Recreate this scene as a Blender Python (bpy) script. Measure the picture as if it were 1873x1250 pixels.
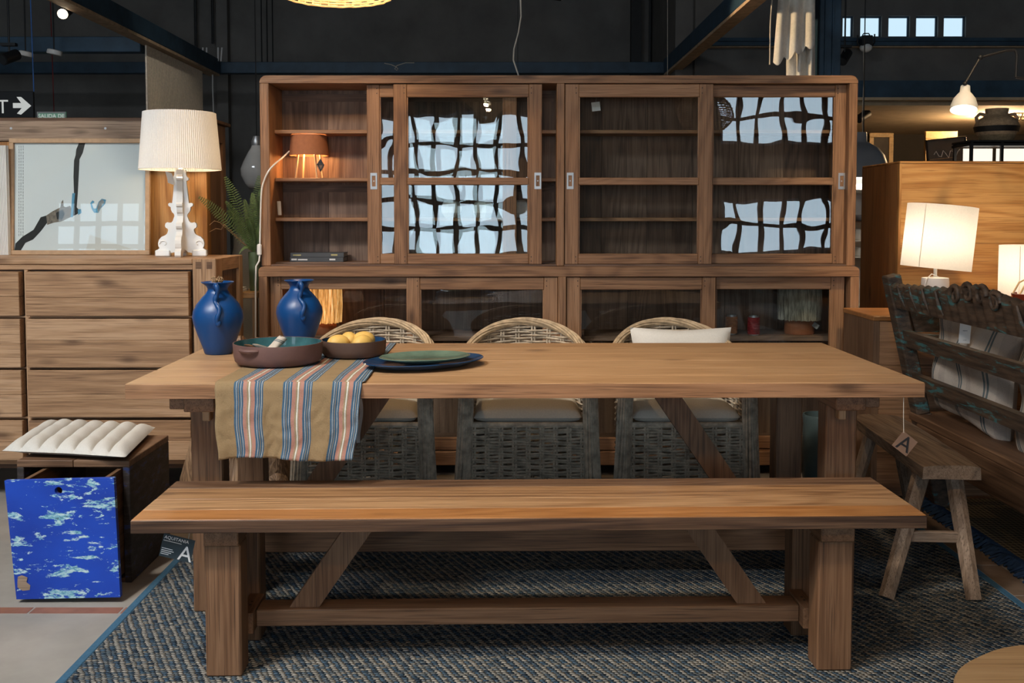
import bpy, bmesh, math, random
from mathutils import Vector, Matrix, noise as mnoise

for o in list(bpy.data.objects):
    bpy.data.objects.remove(o, do_unlink=True)
sc = bpy.context.scene
COL = sc.collection
PI = math.pi
R = random.Random(7)

# ------------------------------------------------------------------ camera
F = 1821.0; EYE = 1.2746; TH = math.radians(3.0); CX = 925.0; CY = 395 + F * math.tan(TH)
cam = bpy.data.cameras.new('camera'); camo = bpy.data.objects.new('camera', cam); COL.objects.link(camo)
camo.location = (0, 0, EYE); camo.rotation_euler = (PI / 2 - TH, 0, 0)
cam.sensor_width = 36.0; cam.lens = F / 1873.0 * 36.0
cam.shift_x = (936.5 - CX) / 1873.0; cam.shift_y = -(625.0 - CY) / 1873.0
cam.clip_start = 0.05; cam.clip_end = 100
sc.camera = camo

# ------------------------------------------------------------------ world, light, exposure
W = bpy.data.worlds.new('world'); sc.world = W; W.use_nodes = True
W.node_tree.nodes['Background'].inputs[0].default_value = (0.62, 0.78, 1.0, 1)
W.node_tree.nodes['Background'].inputs[1].default_value = 0.15
sc.view_settings.view_transform = 'Standard'; sc.view_settings.look = 'None'
sc.view_settings.exposure = 0.0; sc.view_settings.gamma = 1.0
sc.view_settings.use_curve_mapping = False
WINDOW_GLOW = 8.0
sc.cycles.use_light_tree = False; sc.cycles.max_bounces = 6; sc.cycles.diffuse_bounces = 3; sc.cycles.glossy_bounces = 3; sc.cycles.transmission_bounces = 3; sc.cycles.transparent_max_bounces = 12
sc.cycles.sample_clamp_indirect = 4.0; sc.cycles.adaptive_threshold = 0.02

def area_light(name, loc, target, sx, sy, power, col):
    l = bpy.data.lights.new(name, 'AREA'); l.shape = 'RECTANGLE'; l.size = sx; l.size_y = sy
    l.energy = power; l.color = col
    o = bpy.data.objects.new(name, l); COL.objects.link(o); o.location = loc
    o.rotation_euler = (Vector(target) - Vector(loc)).to_track_quat('-Z', 'Y').to_euler()
    return o
# daylight falling through the roof light above and behind the camera, left of the table
area_light('roof_daylight', (-3.0, 0.4, 4.30), (-3.0, 0.4, 0), 1.9, 1.5, 150, (0.92, 0.96, 1.0))

def at(px, py, Y):
    u = (px - CX) / F; v = (CY - py) / F
    b = math.cos(TH) + v * math.sin(TH); c = -math.sin(TH) + v * math.cos(TH)
    s = Y / b
    return Vector((u * s, Y, EYE + c * s))
def atz(px, py, Z):
    u = (px - CX) / F; v = (CY - py) / F
    b = math.cos(TH) + v * math.sin(TH); c = -math.sin(TH) + v * math.cos(TH)
    s = (Z - EYE) / c
    return Vector((u * s, b * s, Z))
def ax(px, Y, py=500): return at(px, py, Y).x
def az(py, Y): return at(CX, py, Y).z

# ------------------------------------------------------------------ materials
def new_mat(name):
    m = bpy.data.materials.new(name); m.use_nodes = True
    nt = m.node_tree; b = nt.nodes['Principled BSDF']
    return m, nt, b
def L(nt, a, b): nt.links.new(a, b)
def math_node(nt, op, a=None, b=None, c=None):
    n = nt.nodes.new('ShaderNodeMath'); n.operation = op
    for i, x in enumerate((a, b, c)):
        if x is None: continue
        if isinstance(x, (int, float)): n.inputs[i].default_value = x
        else: L(nt, x, n.inputs[i])
    return n.outputs[0]
def coords(nt, scale=(1, 1, 1), jitter=True):
    tc = nt.nodes.new('ShaderNodeTexCoord'); v = tc.outputs['Object']
    if jitter:
        oi = nt.nodes.new('ShaderNodeObjectInfo')
        s = nt.nodes.new('ShaderNodeVectorMath'); s.operation = 'SCALE'
        s.inputs[0].default_value = (7.3, 11.1, 5.7); L(nt, oi.outputs['Random'], s.inputs['Scale'])
        a = nt.nodes.new('ShaderNodeVectorMath'); a.operation = 'ADD'
        L(nt, v, a.inputs[0]); L(nt, s.outputs[0], a.inputs[1]); v = a.outputs[0]
    mp = nt.nodes.new('ShaderNodeMapping'); mp.inputs['Scale'].default_value = scale
    L(nt, v, mp.inputs[0]); return mp.outputs[0]
def noise_node(nt, vec, scale, detail=3, rough=0.55, dist=0.0):
    n = nt.nodes.new('ShaderNodeTexNoise'); L(nt, vec, n.inputs['Vector'])
    n.inputs['Scale'].default_value = scale; n.inputs['Detail'].default_value = detail
    n.inputs['Roughness'].default_value = rough; n.inputs['Distortion'].default_value = dist
    return n.outputs['Fac']
def ramp(nt, fac, stops, interp='LINEAR'):
    r = nt.nodes.new('ShaderNodeValToRGB'); L(nt, fac, r.inputs[0]); e = r.color_ramp.elements
    r.color_ramp.interpolation = interp
    while len(e) < len(stops): e.new(0.5)
    for i, (p, c) in enumerate(stops):
        e[i].position = p; e[i].color = (*c, 1) if not isinstance(c, (int, float)) else (c, c, c, 1)
    return r.outputs['Color']
def mixc(nt, fac, a, b, typ='MIX'):
    n = nt.nodes.new('ShaderNodeMix'); n.data_type = 'RGBA'; n.blend_type = typ
    for i, x in ((0, fac), (6, a), (7, b)):
        if isinstance(x, (int, float)): n.inputs[i].default_value = x
        elif isinstance(x, tuple): n.inputs[i].default_value = (*x, 1)
        else: L(nt, x, n.inputs[i])
    return n.outputs[2]
def bump(nt, b, h, strength=0.2, dist=0.01):
    n = nt.nodes.new('ShaderNodeBump'); n.inputs['Strength'].default_value = strength
    n.inputs['Distance'].default_value = dist; L(nt, h, n.inputs['Height']); L(nt, n.outputs[0], b.inputs['Normal'])

M = {}
def wood(name, light, mid, dark, axis='x', rough=0.45, knots=0.6, ring=1.0, grime=0.0, grime_col=(0.03, 0.022, 0.018), vary=0.24):
    m, nt, b = new_mat(name)
    i = 'xyz'.index(axis)
    s1 = [4.2] * 3; s1[i] = 0.55
    s2 = [120.0] * 3; s2[i] = 3.0
    v1 = coords(nt, tuple(s1)); v2 = coords(nt, tuple(s2))
    n1 = noise_node(nt, v1, 1.0, 2.0, 0.45, 0.55)
    contour = math_node(nt, 'SINE', math_node(nt, 'MULTIPLY', n1, 78.0))
    contour = math_node(nt, 'MULTIPLY_ADD', contour, 0.5, 0.5)
    contour = math_node(nt, 'POWER', contour, 1.6)
    fib = noise_node(nt, v2, 1.0, 4.0, 0.65)
    big = noise_node(nt, v1, 0.55, 2.0)
    oi = nt.nodes.new('ShaderNodeObjectInfo')
    tone = math_node(nt, 'MULTIPLY_ADD', oi.outputs['Random'], vary, -vary / 2)
    f = math_node(nt, 'MULTIPLY_ADD', contour, -0.30 * ring, 0.02 + 0.10 * ring)
    f = math_node(nt, 'ADD', f, math_node(nt, 'MULTIPLY', fib, 0.95))
    f = math_node(nt, 'ADD', f, math_node(nt, 'MULTIPLY_ADD', big, 0.55, -0.22))
    f = math_node(nt, 'ADD', f, tone)
    col = ramp(nt, f, [(0.14, dark), (0.46, mid), (0.78, light)])
    if knots > 0:
        s3 = [11.0] * 3; s3[i] = 4.2
        vo = nt.nodes.new('ShaderNodeTexVoronoi'); L(nt, coords(nt, tuple(s3)), vo.inputs['Vector']); vo.inputs['Scale'].default_value = 1.0
        kd = math_node(nt, 'ADD', vo.outputs['Distance'], math_node(nt, 'MULTIPLY_ADD', fib, 0.14, -0.07))
        k = ramp(nt, kd, [(0.05, 1.0), (0.27, 0.0)])
        sel = nt.nodes.new('ShaderNodeSeparateColor'); L(nt, vo.outputs['Color'], sel.inputs[0])
        g = math_node(nt, 'GREATER_THAN', sel.outputs[0], 1.0 - 0.55 * knots)
        kk = math_node(nt, 'MULTIPLY', math_node(nt, 'MULTIPLY', k, g), 0.75)
        col = mixc(nt, kk, col, tuple(c * 0.55 for c in dark))
    s4 = [330.0] * 3; s4[i] = 5.0
    pore = ramp(nt, noise_node(nt, coords(nt, tuple(s4)), 1.0, 2.0, 0.5), [(0.56, 0.0), (0.68, 1.0)])
    col = mixc(nt, math_node(nt, 'MULTIPLY', pore, 0.7), col, tuple(c * 0.8 for c in dark))
    if grime > 0:
        gn = noise_node(nt, coords(nt, (3, 3, 3)), 1.6, 5, 0.65)
        gf = math_node(nt, 'MULTIPLY', ramp(nt, gn, [(0.42, 0.0), (0.66, 1.0)]), grime)
        col = mixc(nt, gf, col, grime_col)
    L(nt, col, b.inputs['Base Color'])
    r_ = math_node(nt, 'MULTIPLY_ADD', fib, 0.22, rough - 0.1); L(nt, r_, b.inputs['Roughness'])
    b.inputs['Specular IOR Level'].default_value = 0.4
    bump(nt, b, math_node(nt, 'ADD', fib, math_node(nt, 'MULTIPLY', contour, 0.25)), 0.18, 0.004)
    M[name] = m
    return m
for a in 'xyz':
    wood('teak_table_' + a, (0.54, 0.335, 0.18), (0.41, 0.235, 0.115), (0.18, 0.092, 0.042), a, 0.40, 0.15, 0.35, vary=0.08)
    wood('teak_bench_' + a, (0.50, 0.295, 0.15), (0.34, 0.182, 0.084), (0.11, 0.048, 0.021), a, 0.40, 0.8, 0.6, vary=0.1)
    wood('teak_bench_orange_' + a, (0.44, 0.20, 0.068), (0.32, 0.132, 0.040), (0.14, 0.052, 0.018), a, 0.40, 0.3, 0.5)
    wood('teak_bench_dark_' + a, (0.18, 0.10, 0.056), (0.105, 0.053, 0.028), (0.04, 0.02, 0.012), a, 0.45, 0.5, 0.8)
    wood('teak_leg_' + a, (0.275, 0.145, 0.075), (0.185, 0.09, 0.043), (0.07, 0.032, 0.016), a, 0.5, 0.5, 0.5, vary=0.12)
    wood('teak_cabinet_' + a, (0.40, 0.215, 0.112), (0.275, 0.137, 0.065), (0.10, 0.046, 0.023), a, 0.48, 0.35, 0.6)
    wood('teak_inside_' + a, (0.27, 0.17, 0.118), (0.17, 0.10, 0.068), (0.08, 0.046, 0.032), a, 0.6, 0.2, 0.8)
    wood('teak_chest_' + a, (0.54, 0.34, 0.20), (0.40, 0.23, 0.12), (0.17, 0.088, 0.048), a, 0.5, 1.0, 0.5)
    wood('weathered_' + a, (0.36, 0.255, 0.18), (0.23, 0.155, 0.105), (0.07, 0.045, 0.03), a, 0.7, 0.3, 0.6)
    wood('honey_' + a, (0.52, 0.28, 0.095), (0.40, 0.185, 0.052), (0.20, 0.075, 0.018), a, 0.45, 0.5, 1.0)
    wood('umber_' + a, (0.20, 0.11, 0.06), (0.13, 0.066, 0.034), (0.055, 0.026, 0.013), a, 0.5, 0.4, 0.8)
    wood('oak_' + a, (0.58, 0.36, 0.18), (0.49, 0.29, 0.13), (0.36, 0.19, 0.08), a, 0.45, 0.0, 0.5)

def plain(name, col, rough=0.6, metal=0.0, var=0.12, nscale=8.0, spec=0.4, bmp=0.0, coat=0.0):
    m, nt, b = new_mat(name)
    n = noise_node(nt, coords(nt, (1, 1, 1)), nscale, 4, 0.6)
    c = ramp(nt, n, [(0.3, tuple(max(0, x * (1 - var)) for x in col)), (0.7, tuple(min(1, x * (1 + var)) for x in col))])
    L(nt, c, b.inputs['Base Color'])
    b.inputs['Roughness'].default_value = rough; b.inputs['Metallic'].default_value = metal
    b.inputs['Specular IOR Level'].default_value = spec; b.inputs['Coat Weight'].default_value = coat
    if bmp > 0: bump(nt, b, n, bmp, 0.01)
    M[name] = m
    return m
plain('charcoal_wall', (0.155, 0.148, 0.138), 0.85, var=0.18, nscale=3)
plain('charcoal_ceiling', (0.05, 0.05, 0.05), 0.9)
plain('rear_wall', (0.10, 0.085, 0.07), 0.9)
plain('steel_blue', (0.028, 0.062, 0.10), 0.5, var=0.3)
plain('steel_dark', (0.018, 0.020, 0.022), 0.5, var=0.3)
plain('matt_black', (0.012, 0.012, 0.013), 0.5)
plain('beam_timber', (0.50, 0.36, 0.23), 0.7, var=0.25, nscale=20)
plain('alcove_black', (0.022, 0.018, 0.014), 0.9)
plain('concrete', (0.33, 0.30, 0.265), 0.75, var=0.12, nscale=5, bmp=0.08)
plain('terracotta_tile', (0.27, 0.115, 0.075), 0.7, var=0.2, nscale=14)
plain('brown_tile', (0.20, 0.13, 0.085), 0.7, var=0.2, nscale=14)
plain('white_ceramic', (0.80, 0.80, 0.78), 0.35, var=0.03)
plain('white_plastic', (0.86, 0.84, 0.80), 0.22, var=0.02, coat=0.3)
plain('white_paint', (0.75, 0.72, 0.68), 0.45, var=0.03)
plain('cream_fabric', (0.62, 0.575, 0.50), 0.95, var=0.07, nscale=180, bmp=0.25, spec=0.1)
plain('offwhite_fabric', (0.74, 0.72, 0.68), 0.95, var=0.05, nscale=200, bmp=0.2, spec=0.1)
plain('pad_fabric', (0.60, 0.58, 0.54), 0.95, var=0.05, nscale=200, bmp=0.2, spec=0.1)
plain('curtain_cloth', (0.82, 0.76, 0.67), 0.95, var=0.08, nscale=60, spec=0.1)
plain('string_panel', (0.80, 0.70, 0.58), 0.95, var=0.15, nscale=60, spec=0.1)
plain('cobalt_glaze', (0.004, 0.052, 0.19), 0.36, var=0.12, nscale=4, spec=0.5)
plain('purple_clay', (0.135, 0.072, 0.064), 0.6, var=0.12, nscale=14)
plain('brown_clay', (0.085, 0.048, 0.036), 0.6, var=0.12, nscale=14)
plain('teal_glaze', (0.04, 0.12, 0.135), 0.22, var=0.4, nscale=12, coat=0.4)
plain('navy_glaze', (0.012, 0.045, 0.115), 0.2, var=0.4, nscale=12, coat=0.4)
plain('sea_green_glaze', (0.13, 0.195, 0.145), 0.12, var=0.35, nscale=9, coat=0.5)
plain('lemon_skin', (0.72, 0.45, 0.12), 0.5, var=0.08, nscale=40, bmp=0.1)
plain('chrome', (0.50, 0.51, 0.52), 0.38, metal=0.8, var=0.1)
plain('screw_dark', (0.03, 0.022, 0.018), 0.5)
plain('wicker_light', (0.46, 0.385, 0.295), 0.65, var=0.42, nscale=28)
plain('wicker_cane', (0.48, 0.36, 0.23), 0.65, var=0.35, nscale=28)
plain('terracotta_shade', (0.36, 0.135, 0.06), 0.8, var=0.08, nscale=60)
plain('terracotta_base', (0.33, 0.12, 0.055), 0.6, var=0.15, nscale=18)
plain('pine_leg', (0.62, 0.42, 0.22), 0.5)
plain('book_grey', (0.065, 0.07, 0.078), 0.5, var=0.08)
plain('page_paper', (0.45, 0.42, 0.36), 0.9)
plain('ink_yellow', (0.45, 0.40, 0.18), 0.7)
plain('ink_white', (0.72, 0.72, 0.72), 0.7)
plain('tag_dark', (0.022, 0.036, 0.045), 0.5, var=0.04)
plain('tag_kraft', (0.21, 0.125, 0.085), 0.8)
plain('tag_white', (0.70, 0.69, 0.68), 0.8, var=0.02)
plain('string_pale', (0.55, 0.50, 0.42), 0.9)
plain('fern_green', (0.12, 0.19, 0.07), 0.5, var=0.4, nscale=12)
plain('vase_green', (0.09, 0.12, 0.06), 0.4, var=0.3)
plain('pot_grey_green', (0.07, 0.10, 0.10), 0.35, var=0.25, nscale=6, coat=0.2)
plain('pendant_grey', (0.30, 0.31, 0.33), 0.5, var=0.06)
plain('thread_orange', (0.42, 0.165, 0.05), 0.6, var=0.3, nscale=60)
plain('thread_red', (0.24, 0.018, 0.022), 0.6, var=0.3, nscale=60)
plain('mauve_print', (0.76, 0.79, 0.83), 0.6, var=0.02)
plain('ink_black', (0.022, 0.020, 0.020), 0.4, var=0.3, nscale=40)
plain('ink_taupe', (0.21, 0.17, 0.14), 0.5, var=0.4, nscale=90)
plain('ink_blue', (0.12, 0.36, 0.58), 0.5, var=0.35, nscale=18)
plain('ink_grey', (0.26, 0.28, 0.30), 0.5, var=0.3, nscale=40)
plain('frame_oak', (0.46, 0.30, 0.175), 0.5, var=0.12, nscale=30)
plain('green_sign', (0.05, 0.32, 0.17), 0.5, var=0.03)
plain('red_cord', (0.20, 0.012, 0.012), 0.6)
plain('blue_cord', (0.05, 0.16, 0.45), 0.6)
plain('gilt_frame', (0.36, 0.23, 0.10), 0.5, var=0.3, nscale=20)
plain('canvas_dark', (0.035, 0.028, 0.022), 0.7, var=0.4)
plain('slate_board', (0.045, 0.045, 0.046), 0.6)
plain('basket_dark', (0.48, 0.34, 0.21), 0.8, var=0.3, nscale=40)
plain('basket_pale', (0.32, 0.24, 0.14), 0.8, var=0.3, nscale=40)
plain('warm_plaster', (0.46, 0.36, 0.24), 0.9)
plain('mirror_glass_grey', (0.60, 0.58, 0.54), 0.12, var=0.15, nscale=3, coat=0.6)
plain('cushion_red', (0.16, 0.018, 0.010), 0.25, var=0.3)
plain('blue_border', (0.045, 0.125, 0.205), 0.9, var=0.12, nscale=80, bmp=0.2)
plain('fringe_navy', (0.014, 0.034, 0.075), 0.95, var=0.4, nscale=30)
plain('ribbon_silver', (0.55, 0.55, 0.55), 0.3, var=0.2)
plain('dry_twig', (0.30, 0.19, 0.10), 0.8, var=0.3)
plain('pleat_white', (0.74, 0.725, 0.70), 0.8, var=0.02)

def emit(name, col, s):
    m, nt, b = new_mat(name)
    b.inputs['Base Color'].default_value = (0.5, 0.5, 0.5, 1)
    b.inputs['Emission Color'].default_value = (*col, 1); b.inputs['Emission Strength'].default_value = s
    if name != 'sky_pane': m.cycles.emission_sampling = 'NONE'
    M[name] = m
emit('sky_pane', (0.66, 0.84, 1.0), WINDOW_GLOW)
emit('far_sky_pane', (0.62, 0.85, 1.0), 0.95)
emit('lamp_glow_warm', (1.0, 0.80, 0.56), 14.0)
emit('lit_linen', (1.0, 0.90, 0.74), 0.78)
emit('lit_raffia', (1.0, 0.60, 0.24), 0.5)
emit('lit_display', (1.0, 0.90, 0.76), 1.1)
emit('sign_letter', (0.9, 0.92, 0.86), 0.42)
emit('sign_green', (0.03, 0.20, 0.10), 0.5)
emit('lit_cove', (1.0, 0.82, 0.58), 1.0)

def glass(name, wav=1.0, gain=1.0):
    m = bpy.data.materials.new(name); m.use_nodes = True; nt = m.node_tree
    nt.nodes.remove(nt.nodes['Principled BSDF']); out = nt.nodes['Material Output']
    t = nt.nodes.new('ShaderNodeBsdfTransparent'); t.inputs[0].default_value = (0.93, 0.95, 0.94, 1)
    g = nt.nodes.new('ShaderNodeBsdfGlossy'); g.inputs['Roughness'].default_value = 0.004
    ge = nt.nodes.new('ShaderNodeNewGeometry'); dt = nt.nodes.new('ShaderNodeVectorMath'); dt.operation = 'DOT_PRODUCT'
    L(nt, ge.outputs['Incoming'], dt.inputs[0]); L(nt, ge.outputs['Normal'], dt.inputs[1])
    inv = math_node(nt, 'SUBTRACT', 1.0, math_node(nt, 'ABSOLUTE', dt.outputs['Value']))
    schlick = math_node(nt, 'MULTIPLY_ADD', math_node(nt, 'POWER', inv, 5.0), 0.958, 0.042)
    n = noise_node(nt, coords(nt, (1, 1, 1)), 4.5, 0.6, 0.4, 0.3)
    bp = nt.nodes.new('ShaderNodeBump'); bp.inputs['Strength'].default_value = 1.0; bp.inputs['Distance'].default_value = 0.00115 * wav
    L(nt, n, bp.inputs['Height']); L(nt, bp.outputs[0], g.inputs['Normal'])
    mx = nt.nodes.new('ShaderNodeMixShader'); L(nt, math_node(nt, 'MULTIPLY', schlick, gain), mx.inputs[0])
    L(nt, t.outputs[0], mx.inputs[1]); L(nt, g.outputs[0], mx.inputs[2]); L(nt, mx.outputs[0], out.inputs[0])
    M[name] = m
glass('pane_glass', 1.0); glass('picture_glass', 0.05, 0.4)

def translucent(name, col, amount=0.5, nscale=150):
    m, nt, b = new_mat(name); out = nt.nodes['Material Output']
    n = noise_node(nt, coords(nt, (1, 1, 1)), nscale, 3)
    c = ramp(nt, n, [(0.3, tuple(x * 0.93 for x in col)), (0.7, col)]); L(nt, c, b.inputs['Base Color']); b.inputs['Roughness'].default_value = 0.9
    t = nt.nodes.new('ShaderNodeBsdfTranslucent'); L(nt, c, t.inputs[0])
    mx = nt.nodes.new('ShaderNodeMixShader'); mx.inputs[0].default_value = amount
    L(nt, b.outputs[0], mx.inputs[1]); L(nt, t.outputs[0], mx.inputs[2]); L(nt, mx.outputs[0], out.inputs[0])
    M[name] = m
translucent('linen_shade', (0.86, 0.82, 0.75), 0.5)
translucent('pleated_shade', (0.82, 0.81, 0.79), 0.14)
translucent('raffia_shade', (0.62, 0.50, 0.34), 0.5)

# painted, worn blue drawer front
m, nt, b = new_mat('worn_blue_paint')
v = coords(nt, (8.5, 8.5, 26.0), False)
n1 = noise_node(nt, v, 1.15, 6, 0.66, 0.7); n2 = noise_node(nt, coords(nt, (9, 9, 60), False), 1.0, 4, 0.7)
n3 = noise_node(nt, coords(nt, (3, 3, 5), False), 1.0, 3)
n4 = noise_node(nt, coords(nt, (34, 34, 90), False), 1.0, 5, 0.8)
f = math_node(nt, 'ADD', math_node(nt, 'MULTIPLY', n1, 0.62), math_node(nt, 'ADD', math_node(nt, 'MULTIPLY', n2, 0.22), math_node(nt, 'MULTIPLY', n4, 0.20)))
base = ramp(nt, n3, [(0.3, (0.003, 0.034, 0.32)), (0.7, (0.006, 0.065, 0.50))])
chip = ramp(nt, n4, [(0.36, (0.07, 0.15, 0.18)), (0.46, (0.16, 0.42, 0.55)), (0.60, (0.55, 0.70, 0.70))])
L(nt, mixc(nt, ramp(nt, f, [(0.562, 0.0), (0.582, 1.0)]), base, chip), b.inputs['Base Color'])
b.inputs['Roughness'].default_value = 0.5; bump(nt, b, f, 0.15, 0.004); M['worn_blue_paint'] = m
m, nt, b = new_mat('worn_blue_black')
n1 = noise_node(nt, coords(nt, (14, 14, 40), False), 1.0, 5, 0.7)
L(nt, ramp(nt, n1, [(0.44, (0.020, 0.015, 0.013)), (0.56, (0.045, 0.033, 0.03)), (0.64, (0.03, 0.05, 0.16))]), b.inputs['Base Color'])
b.inputs['Roughness'].default_value = 0.6; bump(nt, b, n1, 0.3, 0.004); M['worn_blue_black'] = m
m, nt, b = new_mat('worn_turquoise')
n1 = noise_node(nt, coords(nt, (12, 5, 26)), 1.0, 6, 0.7, 0.5)
n2 = noise_node(nt, coords(nt, (30, 6, 60)), 1.0, 4, 0.6)
c0 = ramp(nt, n2, [(0.3, (0.022, 0.015, 0.011)), (0.7, (0.115, 0.072, 0.046))])
L(nt, mixc(nt, ramp(nt, n1, [(0.565, 0.0), (0.62, 0.8)]), c0, (0.055, 0.20, 0.21)), b.inputs['Base Color'])
b.inputs['Roughness'].default_value = 0.6; bump(nt, b, n2, 0.4, 0.006); M['worn_turquoise'] = m
# woven rug: staggered rows of tufts, each tuft blue, dark or beige
m, nt, b = new_mat('rug_weave')
tc = nt.nodes.new('ShaderNodeTexCoord'); sp = nt.nodes.new('ShaderNodeSeparateXYZ'); L(nt, tc.outputs['Object'], sp.inputs[0])
wob = noise_node(nt, tc.outputs['Object'], 45, 2)
vv = math_node(nt, 'ADD', math_node(nt, 'MULTIPLY', sp.outputs[1], 1 / 0.0112), math_node(nt, 'MULTIPLY', wob, 0.9))
row = math_node(nt, 'FLOOR', vv)
uu = math_node(nt, 'ADD', math_node(nt, 'MULTIPLY', sp.outputs[0], 1 / 0.0155), math_node(nt, 'MULTIPLY_ADD', row, 0.37, math_node(nt, 'MULTIPLY', wob, 0.8)))
colm = math_node(nt, 'FLOOR', uu)
cb_ = nt.nodes.new('ShaderNodeCombineXYZ'); L(nt, colm, cb_.inputs[0]); L(nt, row, cb_.inputs[1])
wn = nt.nodes.new('ShaderNodeTexWhiteNoise'); wn.noise_dimensions = '2D'; L(nt, cb_.outputs[0], wn.inputs['Vector'])
par = math_node(nt, 'MODULO', math_node(nt, 'ADD', colm, math_node(nt, 'MULTIPLY', row, 2)), 2)
sel = math_node(nt, 'ADD', math_node(nt, 'MULTIPLY', math_node(nt, 'ABSOLUTE', par), 0.42), math_node(nt, 'MULTIPLY', wn.outputs['Value'], 0.58))
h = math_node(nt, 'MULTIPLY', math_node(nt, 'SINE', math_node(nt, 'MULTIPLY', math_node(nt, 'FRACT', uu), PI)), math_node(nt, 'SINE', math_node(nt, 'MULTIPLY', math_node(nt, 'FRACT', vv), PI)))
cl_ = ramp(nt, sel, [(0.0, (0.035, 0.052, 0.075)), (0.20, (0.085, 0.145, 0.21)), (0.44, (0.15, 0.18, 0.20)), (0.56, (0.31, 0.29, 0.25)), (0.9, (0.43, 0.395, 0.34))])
L(nt, mixc(nt, 1.0, cl_, ramp(nt, h, [(0.05, (0.30, 0.32, 0.36)), (0.55, (1, 1, 1))]), 'MULTIPLY'), b.inputs['Base Color'])  # gaps between tufts are shaded in the colour itself
b.inputs['Roughness'].default_value = 0.95; b.inputs['Specular IOR Level'].default_value = 0.1; bump(nt, b, h, 0.9, 0.01); M['rug_weave'] = m
m, nt, b = new_mat('jute_weave')
tc = nt.nodes.new('ShaderNodeTexCoord'); sp = nt.nodes.new('ShaderNodeSeparateXYZ'); L(nt, tc.outputs['Object'], sp.inputs[0])
h = math_node(nt, 'ADD', math_node(nt, 'SINE', math_node(nt, 'MULTIPLY', sp.outputs[0], 2 * PI / 0.02)), math_node(nt, 'SINE', math_node(nt, 'MULTIPLY', sp.outputs[1], 2 * PI / 0.028)))
h2 = math_node(nt, 'ADD', math_node(nt, 'MULTIPLY_ADD', h, 0.15, 0.5), math_node(nt, 'MULTIPLY_ADD', noise_node(nt, tc.outputs['Object'], 200, 3), 0.6, -0.3))
L(nt, ramp(nt, h2, [(0.25, (0.06, 0.042, 0.022)), (0.7, (0.33, 0.25, 0.14))]), b.inputs['Base Color'])
b.inputs['Roughness'].default_value = 0.95; bump(nt, b, h2, 0.9, 0.012); M['jute_weave'] = m
# striped runner (stripes run along local y) and striped linen
def striped(name, stops, period, offset, axis=0, wnoise=0.05, rough=0.95):
    m, nt, b = new_mat(name)
    tc = nt.nodes.new('ShaderNodeTexCoord'); sp = nt.nodes.new('ShaderNodeSeparateXYZ'); L(nt, tc.outputs['UV'], sp.inputs[0])
    u = math_node(nt, 'FRACT', math_node(nt, 'MULTIPLY_ADD', sp.outputs[axis], 1.0 / period, offset))
    c = ramp(nt, u, stops, 'CONSTANT')
    n = noise_node(nt, tc.outputs['Object'], 260, 3, 0.7); n2 = noise_node(nt, tc.outputs['Object'], 22, 4, 0.6)
    sh = math_node(nt, 'ADD', math_node(nt, 'MULTIPLY_ADD', n, 0.5, 0.55), math_node(nt, 'MULTIPLY_ADD', n2, 0.5, -0.05))
    L(nt, mixc(nt, 1.0, c, ramp(nt, sh, [(0.5, (0.42, 0.42, 0.42)), (1.0, (1.08, 1.08, 1.08))]), 'MULTIPLY'), b.inputs['Base Color'])
    b.inputs['Roughness'].default_value = rough; b.inputs['Specular IOR Level'].default_value = 0.1
    bump(nt, b, math_node(nt, 'ADD', n, math_node(nt, 'MULTIPLY', n2, 2.0)), 0.35, 0.006); M[name] = m
OC = (0.26, 0.182, 0.10); BL = (0.055, 0.11, 0.175); PK = (0.37, 0.195, 0.155); WH = (0.58, 0.58, 0.54); KH = (0.28, 0.22, 0.14)
striped('runner_stripes', [(0.0, OC), (0.39, BL), (0.435, WH), (0.443, BL), (0.475, KH), (0.485, BL), (0.53, WH), (0.538, BL), (0.575, PK), (0.655, KH), (0.69, WH), (0.715, KH), (0.735, PK), (0.815, BL), (0.86, WH), (0.868, BL), (0.905, KH), (0.915, BL), (0.95, WH), (0.958, BL), (0.985, OC)], 0.1525, 0.0)
LN = (0.52, 0.46, 0.40); LB = (0.13, 0.16, 0.17); LM = (0.46, 0.40, 0.35)
striped('striped_linen', [(0.0, LN), (0.40, LB), (0.45, LM), (0.49, LB), (0.54, LN), (0.72, LM), (0.9, LN)], 0.17, 0.0)
# raffia
m, nt, b = new_mat('raffia_grey')
n1 = noise_node(nt, coords(nt, (130, 130, 9)), 1.0, 4, 0.7)
L(nt, ramp(nt, n1, [(0.35, (0.10, 0.085, 0.06)), (0.65, (0.62, 0.57, 0.46))]), b.inputs['Base Color']); b.inputs['Roughness'].default_value = 0.9; bump(nt, b, n1, 0.8, 0.01); M['raffia_grey'] = m
m, nt, b = new_mat('raffia_lit')
n1 = noise_node(nt, coords(nt, (110, 110, 7)), 1.0, 4, 0.7)
cc = ramp(nt, n1, [(0.36, (0.22, 0.07, 0.012)), (0.55, (0.85, 0.42, 0.12)), (0.70, (1.0, 0.80, 0.45))])
L(nt, cc, b.inputs['Base Color']); L(nt, cc, b.inputs['Emission Color']); b.inputs['Emission Strength'].default_value = 0.85; b.inputs['Roughness'].default_value = 0.9; M['raffia_lit'] = m; m.cycles.emission_sampling = 'NONE'
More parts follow.
